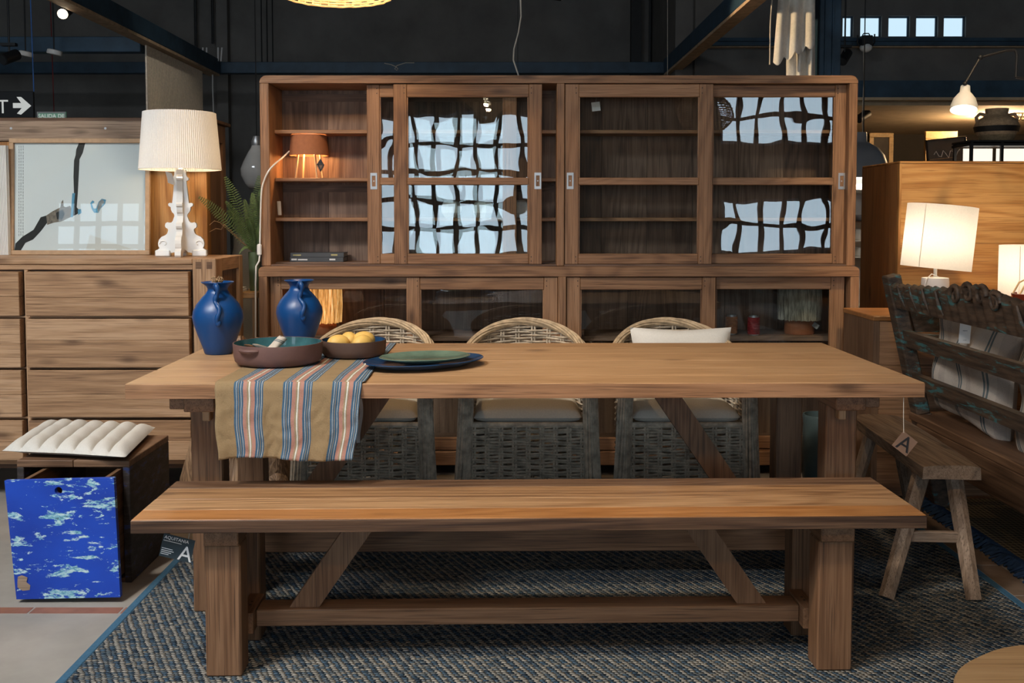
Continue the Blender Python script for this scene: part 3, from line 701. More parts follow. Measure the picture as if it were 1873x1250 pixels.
def sliding_door(root, x0, x1, z0, z1, y, sw, rails, handle=None, th=0.026):
    """stiles are the part, rails, panes and pull its sub-parts; rails = [(z0,z1),...] from the bottom"""
    d = part('sliding_door', MB().box(x0, x0 + sw, y, y + th, z0, z1, 0.002), 'teak_cabinet_z', root, True)
    def sub(nm, mb, mt, sm=35):
        me = mb.mesh(nm, sm, Vector(root.location)); me.materials.append(M[mt])
        o = bpy.data.objects.new(nm, me); COL.objects.link(o); o.parent = d; return o
    sub('stile', MB().box(x1 - sw, x1, y, y + th, z0, z1, 0.002), 'teak_cabinet_z')
    for (a, b) in rails: sub('rail', MB().box(x0 + sw + .0003, x1 - sw - .0003, y + 0.001, y + th - .001, a, b, 0.003), 'teak_cabinet_x')
    for (a, b) in zip([r[1] for r in rails[:-1]], [r[0] for r in rails[1:]]):
        sub('glass_pane', MB().box(x0 + sw - 0.006, x1 - sw + 0.006, y + th / 2 - 0.0015, y + th / 2 + 0.0015, a - 0.006, b + 0.006), 'pane_glass', 0)
        for xx, s in ((x0 + sw, 1), (x1 - sw, -1)):
            sub('bead', MB().box(xx + s * 0.0005, xx + s * 0.007, y + 0.003, y + th / 2 - 0.002, a + .0005, b - .0005), 'teak_cabinet_z', 0)
    for (a, b) in (rails[0], rails[-1]):
        for xx in (x0 + sw - 0.012, x1 - sw + 0.012):
            for dz in (0.3, 0.7):
                sub('dowel_pin', MB().tube([(xx, y - 0.0006, a + (b - a) * dz), (xx, y + 0.004, a + (b - a) * dz)], 0.0027, 8), 'screw_dark')
    if handle:
        hx, hz = handle; hw, hh = 0.0165, 0.04
        pl_ = MB()
        for q in ((-hw, -hw * .55, -hh, hh), (hw * .55, hw, -hh, hh), (-hw * .55, hw * .55, -hh, -hh * .66), (-hw * .55, hw * .55, hh * .66, hh)):
            pl_.box(hx + q[0], hx + q[1], y - 0.003, y + 0.002, hz + q[2], hz + q[3])
        pl_.sphere((hx, y + 0.0065, hz), 0.0093, 1, 0.75, 2.75, 10, 10)
        h_ = sub('flush_pull', pl_, 'chrome')
    return d
# lower doors: rear track and front track in each bay
zb0, zb1 = 0.125, zt0 - 0.004
yf, yr = YL + 0.012, YL + 0.048
lr = [(zb0, zb0 + 0.062), (zb1 - 0.062, zb1)]
sliding_door(sb, X(493, yr), X(768, yr), zb0, zb1, yr, 0.052, lr)
sliding_door(sb, X(743, yf), X(1020, yf), zb0, zb1, yf, 0.065, lr)
sliding_door(sb, X(1037, yf), X(1310, yf), zb0, zb1, yf, 0.065, lr)
sliding_door(sb, X(1286, yr), X(1546, yr), zb0, zb1, yr, 0.065, lr)

hu = thing('glazed_hutch', 'tall teak hutch with sliding glass doors standing on the sideboard', 'cabinet', ((X(478) + X(1564)) / 2, YU, zt + 0.0005))
ul, ur = X(478), X(1564.5); ut = az(138, YU); ut0 = az(152, YU); UB = 5.17; ub = zt + 0.0005
part('top_board', rounded_top(ul, ur, YU, UB, ut0, ut, 0.035), 'teak_cabinet_x', hu, True)
part('side_panel', MB().box(ul, X(495), YU, UB, ub, ut0 - .0005, 0.003), 'teak_cabinet_z', hu, True)
part('side_panel', MB().box(X(1549), ur, YU, UB, ub, ut0 - .0005, 0.003), 'teak_cabinet_z', hu, True)
part('center_post', MB().box(X(1018), X(1032), YU, YU + 0.10, ub, ut0 - .0005, 0.003), 'teak_cabinet_z', hu, True)
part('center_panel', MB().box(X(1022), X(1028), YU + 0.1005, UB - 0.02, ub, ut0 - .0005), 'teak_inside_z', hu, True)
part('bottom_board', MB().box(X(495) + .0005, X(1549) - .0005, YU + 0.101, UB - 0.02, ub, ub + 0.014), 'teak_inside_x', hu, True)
part('bottom_rail', MB().box(X(495) + .0005, X(1018) - .0005, YU + 0.002, YU + 0.09, ub, ub + 0.008), 'teak_inside_x', hu, True)
part('bottom_rail', MB().box(X(1032) + .0005, X(1549) - .0005, YU + 0.002, YU + 0.09, ub, ub + 0.008), 'teak_inside_x', hu, True)
q = X(495)
for k in range(12):
    w = (X(1549) - X(495)) / 12
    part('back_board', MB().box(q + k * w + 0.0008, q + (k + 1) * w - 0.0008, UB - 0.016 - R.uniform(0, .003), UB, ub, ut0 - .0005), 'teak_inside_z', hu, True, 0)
ZS = [az(237.5, YU + .1), az(325.5, YU + .1), az(398.5, YU + .1)]
SH = 0.018
for z in ZS:
    part('shelf', MB().box(X(495) + .001, X(1018) + 0.008, YU + 0.105, UB - 0.021, z - SH, z, 0.002), 'teak_cabinet_x', hu, True)
    part('shelf', MB().box(X(1032) - 0.008, X(1549) - .001, YU + 0.105, UB - 0.021, z - SH, z, 0.002), 'teak_cabinet_x', hu, True)
for z in (az(180, UB), az(345, UB)):
    part('back_batten', MB().box(X(495) + .001, X(1018) - .001, UB - 0.0205, UB - 0.0192, z - 0.02, z + 0.02), 'teak_inside_x', hu, True)
yf, yr = YU + 0.01, YU + 0.046
d0, d1 = ub + 0.0085, ut0 - 0.003
def rails(y): return [(d0, az(464.5, y)), (az(338.5, y), az(325, y)), (az(177.5, y), d1)]
zh = az(331, yf)
sliding_door(hu, X(672.5, yr), X(945, yr), d0, d1, yr, 0.062, rails(yr), (X(684.5, yr), zh))
sliding_door(hu, X(721, yf), X(991, yf), d0, d1, yf, 0.064, rails(yf), (X(983.5, yf), zh))
sliding_door(hu, X(1032.8, yf), X(1302, yf), d0, d1, yf, 0.066, rails(yf), (X(1042.5, yf), zh))
sliding_door(hu, X(1278, yr), X(1546.5, yr), d0, d1, yr, 0.062, rails(yr), (X(1537.5, yr), zh))

# ================================================================== chest of drawers
YC = 4.40; cxr = ax(395, YC); cxl = -2.92; ctop = 1.085
ch = thing('chest_of_drawers', 'wide pale teak chest of drawers left of the dining table', 'chest', ((cxl + cxr) / 2, YC, 0))
part('top_board', MB().box(cxl, ax(352, YC), YC, 4.85, ctop - 0.026, ctop, 0.003), 'teak_chest_x', ch, True)
part('corner_post', MB().box(ax(352, YC) + .0005, cxr, YC, YC + 0.1, 0.0, ctop, 0.003), 'teak_chest_z', ch, True)
for px in (358, 378): part('tenon_end', MB().box(ax(px, YC), ax(px + 10, YC), YC - 0.001, YC + 0.004, ctop - 0.045, ctop - 0.014), 'umber_x', ch, True)
part('corner_post', MB().box(cxr - 0.1, cxr, 4.79, 4.85, 0.0, ctop, 0.003), 'teak_chest_z', ch, True)
part('side_rail', MB().box(cxr - 0.05, cxr - 0.0005, YC + 0.1005, 4.7895, ctop - 0.06, ctop - 0.0005, 0.002), 'teak_chest_y', ch, True)
part('top_end', MB().box(ax(352, YC) + .0005, cxr - 0.0505, YC + 0.1005, 4.7895, ctop - 0.026, ctop - 0.0005, 0.002), 'teak_chest_y', ch, True)
for k in range(4):
    w = (4.79 - YC - 0.1) / 4; y = YC + 0.1 + k * w
    part('side_board', MB().box(cxr - 0.04, cxr - 0.016, y + .0008, y + w - .0008, 0.12, ctop - 0.0605), 'umber_z', ch, True, 0)
rowpx = [(497, 577.5), (583, 671.5), (676.5, 762), (768, 840)]
xd0, xd1 = ax(50, YC), ax(347, YC)
xe1 = ax(38, YC); xe0 = xe1 - (xd1 - xd0)
part('carcass', MB().box(cxl + 0.02, ax(352, YC) - .001, YC + 0.03, 4.84, 0.14, ctop - 0.0265), 'umber_x', ch, True)
zr = [az(a_, YC) for a_, b_ in rowpx] + [az(845, YC)]
bars = [(ctop - 0.0265, az(494, YC))] + [(az(rowpx[i][1] + 1, YC), az(rowpx[i + 1][0] - 1, YC)) for i in range(3)] + [(az(841, YC), az(850, YC))]
for (a_, b_) in bars: part('drawer_rail', MB().box(cxl + 0.02, ax(352, YC) - .0005, YC + 0.006, YC + 0.0295, b_, a_, 0.002), 'teak_chest_x', ch, True)
part('divider', MB().box(xe1 + 0.012, xd0 - 0.001, YC + 0.004, YC + 0.0294, az(841, YC), az(494, YC), 0.002), 'teak_chest_z', ch, True)
for (a_, b_) in rowpx:
    for (u0, u1) in ((xe0, xe1), (xd0, xd1)):
        zm = az(a_ + (b_ - a_) * R.uniform(.42, .6), YC)
        d = part('drawer', MB().box(u0, u1, YC - 0.022, YC + 0.024, az(b_, YC), zm - 0.0004, 0.002), 'teak_chest_x', ch, True)
        me = MB().box(u0, u1, YC - 0.022, YC + 0.024, zm + 0.0004, az(a_, YC), 0.002).mesh('front_board', 35, Vector(ch.location)); me.materials.append(M['teak_chest_x'])
        o = bpy.data.objects.new('front_board', me); COL.objects.link(o); o.parent = d
for xx in (cxl + 0.03, ax(330, YC)):
    part('foot', MB().box(xx, xx + 0.06, YC + 0.2, YC + 0.26, 0, 0.1395), 'umber_z', ch, True)

# armoire behind the chest
ar = thing('wooden_armoire', 'tall brown wooden armoire behind the chest, picture and lamp', 'armoire', (-2.2, 4.9, 0))
axr = ax(381, 4.9); at_ = az(221, 4.9); axl = -3.3
part('cornice_rail', MB().box(axl, axr + 0.0, 4.895, 4.93, az(258, 4.9), at_, 0.003), 'weathered_x', ar, True)
nbd = 8; w = (axr - axl - 0.06) / nbd
for k in range(nbd):
    part('front_board', MB().box(axl + k * w + .001, axl + (k + 1) * w - .001, 4.905, 4.925, 0.1, az(259, 4.9)), 'honey_z', ar, True, 0)
part('corner_post', MB().box(axr - 0.0595, axr, 4.90, 4.96, 0, az(259, 4.9), 0.003), 'honey_z', ar, True)
part('side_frame', MB().box(axr - 0.04, axr - 0.004, 4.9605, 5.02, 0, at_ - 0.001, 0.002).box(axr - 0.04, axr - 0.004, 5.2, 5.25, 0, at_ - 0.001, 0.002).box(axr - 0.04, axr - 0.004, 5.0205, 5.1995, at_ - 0.09, at_ - 0.001), 'umber_z', ar, True)
part('side_panel', MB().box(axr - 0.034, axr - 0.018, 5.0205, 5.1995, 0.1, at_ - 0.091), 'umber_z', ar, True)
part('top_board', MB().box(axl, axr + 0.02, 4.931, 5.27, at_ + 0.0005, at_ + 0.018, 0.003), 'umber_x', ar, True)
for px in (28, 199): part('screw', MB().tube([(ax(px, 4.9), 4.8935, az(235, 4.9)), (ax(px, 4.9), 4.899, az(235, 4.9))], 0.006, 8), 'chrome', ar, True)
# ================================================================== wicker chairs
def make_chair():
    t = thing('wicker_armchair', 'x', 'chair', (0, 0, RUG), 0, 'wicker armchairs behind the table')
    HW, S0 = 0.252, 0.27                     # half width, straight length of the arms
    arc = PI * HW; LEN = 2 * S0 + arc
    def plan(s, off=0.0):                    # s along the shell from the left front, round the back, to the right front
        if s < S0: p = Vector((-HW, -S0 + s, 0)); n = Vector((-1, 0, 0))
        elif s < S0 + arc:
            a = PI - (s - S0) / HW; p = Vector((HW * math.cos(a), HW * math.sin(a), 0)); n = Vector((math.cos(a), math.sin(a), 0))
        else: p = Vector((HW, -(s - S0 - arc), 0)); n = Vector((1, 0, 0))
        return p + n * off, n
    def top(s):
        u = abs(s - LEN / 2) / (LEN / 2)
        return 0.615 + 0.17 * (0.5 + 0.5 * math.cos(PI * min(1, u * 1.12)))
    def lean(z, s):                          # back leans out a little, sides flare towards the floor
        u = abs(s - LEN / 2) / (LEN / 2)
        return 0.03 * (z - 0.45) / 0.35 * (1 - u) + 0.018 * max(0, 0.45 - z) / 0.45
    st = 0.0675; ns = int(LEN / st)
    wv = MB(); row = 0; z = 0.085
    while z < 0.785:
        run = []; n = int(LEN / 0.0168)
        for i in range(n + 1):
            s = LEN * i / n
            if z < top(s) - 0.012:
                ph = s / st * PI + row * PI
                p, nn = plan(s, 0.006 * math.sin(ph) + lean(z, s))
                run.append((p.x, p.y, z + 0.0022 * math.sin(s * 31 + row * 1.7)))
            elif run:
                if len(run) > 3: wv.tube(run, 0.0050, 4)
                run = []
        if len(run) > 3: wv.tube(run, 0.0050, 4)
        row += 1; z += 0.0108 if row % 2 else 0.0142
    o = part('shell_weave', wv, 'wicker_light', t); o['kind'] = 'stuff'
    sk = MB()
    for k in range(ns + 1):
        s = LEN * (k + 0.5) / (ns + 1)
        for d in (-0.006, 0.006):
            pts = []
            for j in range(9):
                z = 0.05 + (top(s) - 0.06) * j / 8
                p, nn = plan(s + d, lean(z, s)); pts.append((p.x, p.y, z))
            sk.tube(pts, 0.0045, 5)
    o = part('shell_stakes', sk, 'wicker_light', t); o['kind'] = 'stuff'
    rim = MB()
    for k in range(7):
        pts = []
        for i in range(120):
            s = LEN * i / 119; an = 2 * PI * (k / 7) + s * 9
            p, nn = plan(s, 0.014 * math.cos(an) + lean(top(s), s)); pts.append((p.x, p.y, top(s) + 0.013 * math.sin(an)))
        rim.tube(pts, 0.0068, 5)
    o = part('braided_rim', rim, 'wicker_cane', t)
    # front panel below the cushion
    fp = MB(); row = 0; z = 0.075
    while z < 0.418:
        pts = []
        for i in range(33):
            x = -0.225 + 0.45 * i / 32
            pts.append((x, -S0 - 0.004 + 0.006 * math.sin((x + 0.225) / 0.055 * PI + row * PI), z + 0.002 * math.sin(x * 40 + row)))
        fp.tube(pts, 0.0052, 4); row += 1; z += 0.0106 if row % 2 else 0.0138
    o = part('front_weave', fp, 'wicker_light', t); o['kind'] = 'stuff'
    fs = MB()
    for k in range(9):
        x = -0.225 + 0.055 * (k + 0.1)
        for d in (-0.006, 0.006): fs.tube([(x + d, -S0 - 0.004, 0.05), (x + d, -S0 - 0.004, 0.42)], 0.0046, 5)
    o = part('front_stakes', fs, 'wicker_light', t); o['kind'] = 'stuff'
    part('front_rail', MB().tube([(-0.228, -S0, 0.424), (0.228, -S0, 0.424)], 0.012, 8), 'wicker_light', t)
    part('seat_deck', MB().box(-0.232, 0.232, -S0 + 0.012, 0.10, 0.405, 0.423, 0.004), 'wicker_cane', t)
    for s in (-1, 1):
        post = MB(); core = MB()
        for k in range(16):
            a0 = 2 * PI * k / 16; pts = []
            for j in range(12):
                u = j / 11; z = 0.004 + 0.60 * u
                cx = s * (HW + 0.022 * (1 - u) ** 1.4 - 0.004 * u); rx = 0.025 + 0.004 * (1 - u); a = a0 + 0.5 * math.sin(u * 4 + k) * .35
                pts.append((cx + rx * math.cos(a), -S0 - 0.004 + 0.026 * math.sin(a), z))
            post.tube(pts, 0.0066, 5)
        part('front_leg', post, 'wicker_light', t)
        rear = MB()
        rear.tube([(s * 0.17, 0.165, 0.0), (s * 0.165, 0.165, 0.3), (s * 0.16, 0.165, 0.40)], 0.016, 8)
        part('rear_leg', rear, 'wicker_cane', t)
    cu = MB()
    def top_s(u, v):
        a, b_ = 2 * u - 1, 2 * v - 1
        e = (1 - abs(a) ** 7) * (1 - abs(b_) ** 7)
        return (a * 0.219, -0.05 + b_ * 0.222, 0.452 + 0.036 * max(0, e) ** 0.4 + 0.014 * (1 - a * a) * (1 - b_ * b_))
    def bot_s(u, v):
        a, b_ = 2 * u - 1, 2 * v - 1
        e = (1 - abs(a) ** 7) * (1 - abs(b_) ** 7)
        return (a * 0.219, -0.05 + b_ * 0.222, 0.452 - 0.0265 * max(0, e) ** 0.4)
    cu.grid(top_s, 28, 28); cu.grid(bot_s, 28, 28)
    return t, cu
chair, cu = make_chair()
chair.location = (-0.575, 4.248, RUG)
chair['label'] = 'grey wicker armchair on the left, partly behind the striped runner'
c2 = dup(chair, (0.09, 4.248, RUG), 0.0, 'grey wicker armchair in the middle of the three behind the table')
c3 = dup(chair, (0.732, 4.248, RUG), 0.0, 'grey wicker armchair with a white throw pillow against its back')
cme = cu.mesh('seat_cushion', 60); cme.materials.append(M['cream_fabric'])
for c, lb in ((chair, 'cream seat cushion on the left wicker armchair'), (c2, 'cream seat cushion on the middle wicker armchair'), (c3, 'cream seat cushion on the wicker armchair holding the throw pillow')):
    o = bpy.data.objects.new('seat_cushion', cme); COL.objects.link(o); o.location = c.location; tag(o, lb, 'cushion', 'cream seat cushions on the wicker chairs')

def pillow(w, h, t, n=24, pinch=0.10, stripes=False, crumple=0.0, seed=0):
    mb = MB(); mb.uv = []
    for sgn in (1, -1):
        def fn(u, v):
            a, b_ = 2 * u - 1, 2 * v - 1
            ka = 1 - pinch * (1 - b_ * b_) * 0 - pinch * (1 - abs(b_) ** 2) ; kb = 1 - pinch * (1 - abs(a) ** 2)
            e = max(0, (1 - a ** 4) * (1 - b_ ** 4)) ** 0.55
            nz = mnoise.noise(Vector((a * 1.7 + seed, b_ * 1.7, sgn * 2.0))) * crumple * e
            return (a * w / 2 * (1 - pinch * (1 - abs(b_))), b_ * h / 2 * (1 - pinch * (1 - abs(a))), sgn * t / 2 * e + nz)
        mb.grid(fn, n, n, lambda u, v: (u * w, v * h))
    if not stripes: mb.uv = None
    return mb
tp = pillow(0.45, 0.30, 0.13, crumple=0.01).xform(Matrix.Translation((0.775, 4.36, 0.635)) @ Matrix.Rotation(math.radians(-14), 4, 'X') @ Matrix.Rotation(PI / 2, 4, 'X'))
solo('throw_pillow', tp, 'offwhite_fabric', 'white throw pillow propped in the wicker armchair on the right', 'pillow', smooth=80)

# ================================================================== things on the dining table
def jug(name, label, loc, k, rz=0.0):
    t = thing(name, label, 'pitcher', loc, rz, 'blue pitchers on the table')
    pr = [(0.046, 0.0), (0.050, 0.004), (0.058, 0.03), (0.073, 0.07), (0.087, 0.112), (0.0915, 0.135), (0.088, 0.158), (0.076, 0.182), (0.058, 0.205), (0.043, 0.221), (0.0365, 0.232), (0.036, 0.240), (0.041, 0.249), (0.052, 0.258), (0.0590, 0.2625),
          (0.0575, 0.2645), (0.049, 0.259), (0.037, 0.247), (0.0325, 0.238), (0.034, 0.228), (0.05, 0.20), (0.07, 0.17), (0.055, 0.06), (0.04, 0.03), (0.001, 0.02)]
    part('body', MB().lathe([(r * k, z * k) for r, z in pr], 48), 'cobalt_glaze', t, smooth=60)
    def prad(z):
        q = pr[:15]
        for (r0, z0), (r1, z1) in zip(q[:-1], q[1:]):
            if z0 <= z <= z1: return r0 + (r1 - r0) * (z - z0) / (z1 - z0 + 1e-9)
        return q[-1][0]
    # serpentine handle on the side turned to the camera: leaves the rim, waves down the belly
    an = math.radians(-84); pts = []
    for z, out, side in ((0.236, 0.000, -0.002), (0.250, 0.016, -0.004), (0.257, 0.028, -0.003), (0.252, 0.038, 0.002), (0.238, 0.040, 0.006), (0.222, 0.028, 0.002), (0.208, 0.015, -0.003), (0.196, 0.008, -0.004),
                          (0.184, 0.007, 0.004), (0.172, 0.008, 0.011), (0.158, 0.007, 0.011), (0.144, 0.005, 0.005), (0.132, 0.004, 0.003), (0.121, 0.003, 0.007)):
        r = prad(z) + out if z > 0.23 else prad(z) + out
        if z > 0.225: r = 0.036 + out
        pts.append((r * math.cos(an) + side, r * math.sin(an), z))
    pts = [Vector(p) * k for p in pts]
    # resample smoothly
    sm = []
    for i in range(len(pts) - 1):
        p0 = pts[max(0, i - 1)]; p1 = pts[i]; p2 = pts[i + 1]; p3 = pts[min(len(pts) - 1, i + 2)]
        for u in (0, .25, .5, .75):
            sm.append(0.5 * ((2 * p1) + (p2 - p0) * u + (2 * p0 - 5 * p1 + 4 * p2 - p3) * u * u + (3 * p1 - p0 - 3 * p2 + p3) * u ** 3))
    sm.append(pts[-1])
    part('handle', MB().tube(sm, [0.0086 * k * (1.0 + 0.12 * math.sin(i * .6)) for i in range(len(sm))], 10), 'cobalt_glaze', t, smooth=60)
    part('handle_tip', MB().sphere(pts[-1], 0.0108 * k, 1, 0.8, 1.2, 10, 8), 'cobalt_glaze', t, smooth=60)
    return t
j1 = jug('blue_pitcher', 'matt cobalt blue pitcher at the left end of the table, beside the chest', (atz(402, 646, TZ).x, 3.63, TZ), 1.0, math.radians(6))
j2 = jug('blue_pitcher', 'matt cobalt blue pitcher standing behind the big brown serving dish', (ax(547, 3.80, 600), 3.81, TZ + 0.0042), 0.965, math.radians(10))
tw = MB()
for k in range(16):
    a = R.uniform(0, 2 * PI); r = R.uniform(0.0, 0.022); p = Vector((j1.location.x + r * math.cos(a), 3.63 + r * math.sin(a), TZ + 0.24))
    q = p + Vector((R.uniform(-.02, .02), R.uniform(-.02, .02), R.uniform(.024, .042))); e = q + Vector((R.uniform(-.012, .012), R.uniform(-.012, .012), R.uniform(-.008, .006)))
    tw.tube([p, q, e], [0.0016, 0.0024, 0.003], 5)
solo('dried_twigs', tw, 'dry_twig', 'little bunch of dried twigs showing above the left blue pitcher', 'twigs')

# striped runner: lies across the table, hangs over the front edge
RXL, RXR = -0.872, -0.432
def runner(u, v):
    x = RXL + (RXR - RXL) * u
    tl = 0.93; drop = 0.205; s = v * (tl + drop + 0.02)
    yb = 3.915; yfe = 2.985 + 0.0115 * x
    wr = mnoise.noise(Vector((x * 9, s * 6, 0))) * 0.5 + 0.5
    edge = 1 - smoothstep(0.0, 0.12, u)
    right = smoothstep(0.93, 1.0, u)
    if s < tl - 0.01:
        y = yb - s * (yb - yfe) / (tl - 0.01)
        near = smoothstep(0.55, 0.93, s / tl)
        return (x + 0.008 * near * math.sin(u * 20), y, TZ + 0.0022 + 0.005 * near * wr + 0.002 * near * abs(mnoise.noise(Vector((x * 40, s * 40, 2)))))
    q = s - (tl - 0.01); r = 0.012
    if q < r * PI / 2:
        a = q / r; return (x, yfe - r * math.sin(a) - 0.003 * 0 + 0.0, TZ + 0.0045 - r + r * math.cos(a) + 0.0015 * wr)
    d = q - r * PI / 2; k = d / drop
    fold = 0.010 * k * math.sin(u * 13 + 1.0) + 0.012 * k * mnoise.noise(Vector((u * 5, 0.3, 1))) + 0.004 * wr * k + 0.006 * min(1, k * 3) * (mnoise.noise(Vector((x * 26, d * 20, 4))) + 0.5 * mnoise.noise(Vector((x * 60, d * 48, 9))))
    xs = x + k * (0.012 * (1 - u) - 0.020 * u) + 0.004 * math.sin(d * 40 + u * 3) * k
    return (xs, yfe - r - 0.004 - abs(fold) - 0.012 * k, TZ + 0.0045 - r - d * (1 - 0.03 * math.sin(u * 6.2) * 1.0) + 0.0)
rn = MB(); rn.grid(runner, 90, 170, lambda u, v: (0.001 + u * 0.455 + 0.0, v)); 
ro = solo('striped_runner', rn, 'runner_stripes', 'ochre, blue and pink striped linen runner hanging over the table edge', 'runner', smooth=80, loc=(-0.65, 3.45, TZ))
md = ro.modifiers.new('thickness', 'SOLIDIFY'); md.thickness = 0.0018; md.offset = 0

# big brown serving dish with napkin and cutlery, smaller one with lemons
def dish(label, c, r, h, outer, inner, lug=True):
    t = thing('serving_dish', label, 'dish', c)
    part('wall', MB().lathe([(r * .90, 0), (r * .955, 0.008), (r * .985, h * .4), (r, h - 0.004), (r * .995, h), (r * .975, h), (r * .955, h * .5), (r * .93, 0.014), (r * .88, 0.008), (0.001, 0.008)], 56), outer, t, smooth=50)
    part('glazed_inside', MB().lathe([(0.001, 0.0098), (r * .87, 0.0098), (r * .925, 0.016), (r * .95, h * .5), (r * .968, h - 0.0012), (r * .966, h - 0.001), (r * .945, h * .5), (r * .915, 0.018), (0.001, 0.0115)], 56), inner, t, smooth=50)
    if lug:
        lg = MB()
        for a0 in (-2.05,):
            pts = []
            for k in range(9):
                a = a0 - 0.26 + 0.52 * k / 8; pts.append(((r * 1.0 + 0.014 * math.sin(PI * k / 8)) * math.cos(a), (r * 1.0 + 0.014 * math.sin(PI * k / 8)) * math.sin(a), h * 0.80))
            lg.tube(pts, [0.004] + [0.006] * 7 + [0.004], 8)
        part('lug_handle', lg, outer, t)
    return t
RZ = TZ + 0.0085
d1c = Vector((ax(509, 3.37, 650), 3.37, RZ))
dish('wide purple-brown serving dish with teal inside, holding napkin and cutlery', d1c, 0.150, 0.068, 'purple_clay', 'teal_glaze')
d2c = Vector((ax(647, 3.545, 640), 3.545, RZ))
dish('smaller dark brown dish full of lemons', d2c, 0.116, 0.055, 'brown_clay', 'navy_glaze', False)
def lemon(c, rz, k=1.0, tilt=0.0):
    pr = []
    for i in range(15):
        a = PI * i / 14; r = 0.031 * k * math.sin(a) ** 0.9; z = -0.040 * k * math.cos(a)
        if i in (0, 14): r = 0.0015
        if i in (1, 13): r = 0.008 * k; z = z * 1.03
        pr.append((max(r, 1e-4), z))
    return MB().lathe(pr, 20).xform(Matrix.Translation(c) @ Matrix.Rotation(rz, 4, 'Z') @ Matrix.Rotation(PI / 2 + tilt, 4, 'Y'))
for i, (dx, dy, dz, rz, lb) in enumerate(((-0.050, -0.030, 0.044, 0.5, 'front left lemon in the dark brown dish'), (-0.022, 0.034, 0.047, 1.9, 'back left lemon in the dark brown dish'),
                                    (0.032, 0.030, 0.049, 0.3, 'back right lemon in the dark brown dish, highest'), (0.036, -0.036, 0.044, 0.9, 'front right lemon in the dark brown dish'))):
    solo('lemon', lemon(d2c + Vector((dx, dy, dz)), rz), 'lemon_skin', lb, 'lemon', 'lemons in the dish', smooth=70)
# napkin roll
nk = MB()
def nap(u, v):
    a = v * 2 * PI * 1.6; r = 0.010 + 0.010 * v * (0.4 + 1.0 * (1 - u)) + 0.003 * math.sin(v * 5); l = (u - 0.5) * 0.13 - 0.012 * math.sin(v * 9)
    return (l, r * math.cos(a) * 1.15, r * math.sin(a) * (0.9 + 0.2 * math.sin(u * 9)))
nk.grid(nap, 20, 40, lambda u, v: (u * 0.3, v * 0.2)); nk.xform(Matrix.Translation(d1c + Vector((-0.018, -0.02, 0.046))) @ Matrix.Rotation(math.radians(58), 4, 'Z') @ Matrix.Rotation(math.radians(-32), 4, 'Y'))
solo('napkin', nk, 'striped_linen', 'rolled striped linen napkin in the purple-brown dish', 'napkin', smooth=80)
for i, (dx, lb) in enumerate(((-0.075, 'left wooden cutlery handle in the purple-brown dish'), (-0.05, 'right wooden cutlery handle in the purple-brown dish'))):
    a = d1c + Vector((dx - 0.035, -0.02 + i * .01, 0.06)); b_ = d1c + Vector((dx + 0.07, 0.05, 0.022))
    solo('cutlery', MB().tube([a, a.lerp(b_, .12), a.lerp(b_, .5), b_], [0.002, 0.0055, 0.0045, 0.003], 8), 'chrome' if i else 'umber_x', lb, 'cutlery', 'cutlery in the dish')
solo('blue_ladle', MB().sphere((ax(573, 3.66, 620), 3.66, TZ + 0.0235), 0.015, 1, 1, 0.75, 14, 10).tube([(ax(577, 3.66, 618), 3.66, TZ + 0.026), (ax(600, 3.70, 618), 3.70, TZ + 0.03), (ax(640, 3.72, 618), 3.72, TZ + 0.034)], [0.006, 0.005, 0.004], 8), 'navy_glaze', 'blue ceramic spoon lying between pitcher and lemon dish', 'spoon')

# platter and plate, oval, turned on the table
def oval(label, name, c, a, b_, rot, prof, mat_):
    mb = MB().lathe(prof, 64, (0, 0, 0), a, b_, rot)
    return solo(name, mb.xform(Matrix.Translation(c)), mat_, label, 'plate', loc=c, smooth=50)
pL = atz(668, 668, TZ + 0.022); pR = atz(877, 650, TZ + 0.022)
pc = (pL + pR) / 2; dv = pR - pL; prot = math.atan2(dv.y, dv.x)
oval('large oval dark blue platter under the green plate', 'oval_platter', Vector((pc.x, pc.y, TZ + 0.0005)), dv.length / 2, 0.145, prot,
     [(0.60, 0.0), (0.62, 0.0), (0.80, 0.008), (0.97, 0.020), (1.0, 0.0235), (0.99, 0.0255), (0.95, 0.0225), (0.80, 0.013), (0.64, 0.0065), (0.0005, 0.006)], 'navy_glaze')
qL = atz(695, 656, TZ + 0.032); qR = atz(858, 647, TZ + 0.032); qc = (qL + qR) / 2; dv2 = qR - qL
oval('glossy sea green oval plate lying on the dark blue platter', 'oval_plate', Vector((qc.x, qc.y - 0.012, TZ + 0.0175)), dv2.length / 2, 0.118, math.atan2(dv2.y, dv2.x) + 0.03,
     [(0.60, 0.0), (0.62, 0.0), (0.82, 0.006), (0.98, 0.0145), (1.0, 0.0165), (0.985, 0.018), (0.95, 0.016), (0.8, 0.0095), (0.62, 0.005), (0.0005, 0.0045)], 'sea_green_glaze')
solo('care_ribbon', MB().grid(lambda u, v: (ax(655, 3.36, 800) + 0.012 * u + 0.006 * math.sin(v * 5), 3.36 + 0.004 * math.sin(v * 7 + u), 0.66 - v * 0.16), 2, 14), 'ribbon_silver', 'thin silvery care ribbon dangling below the striped runner', 'ribbon')

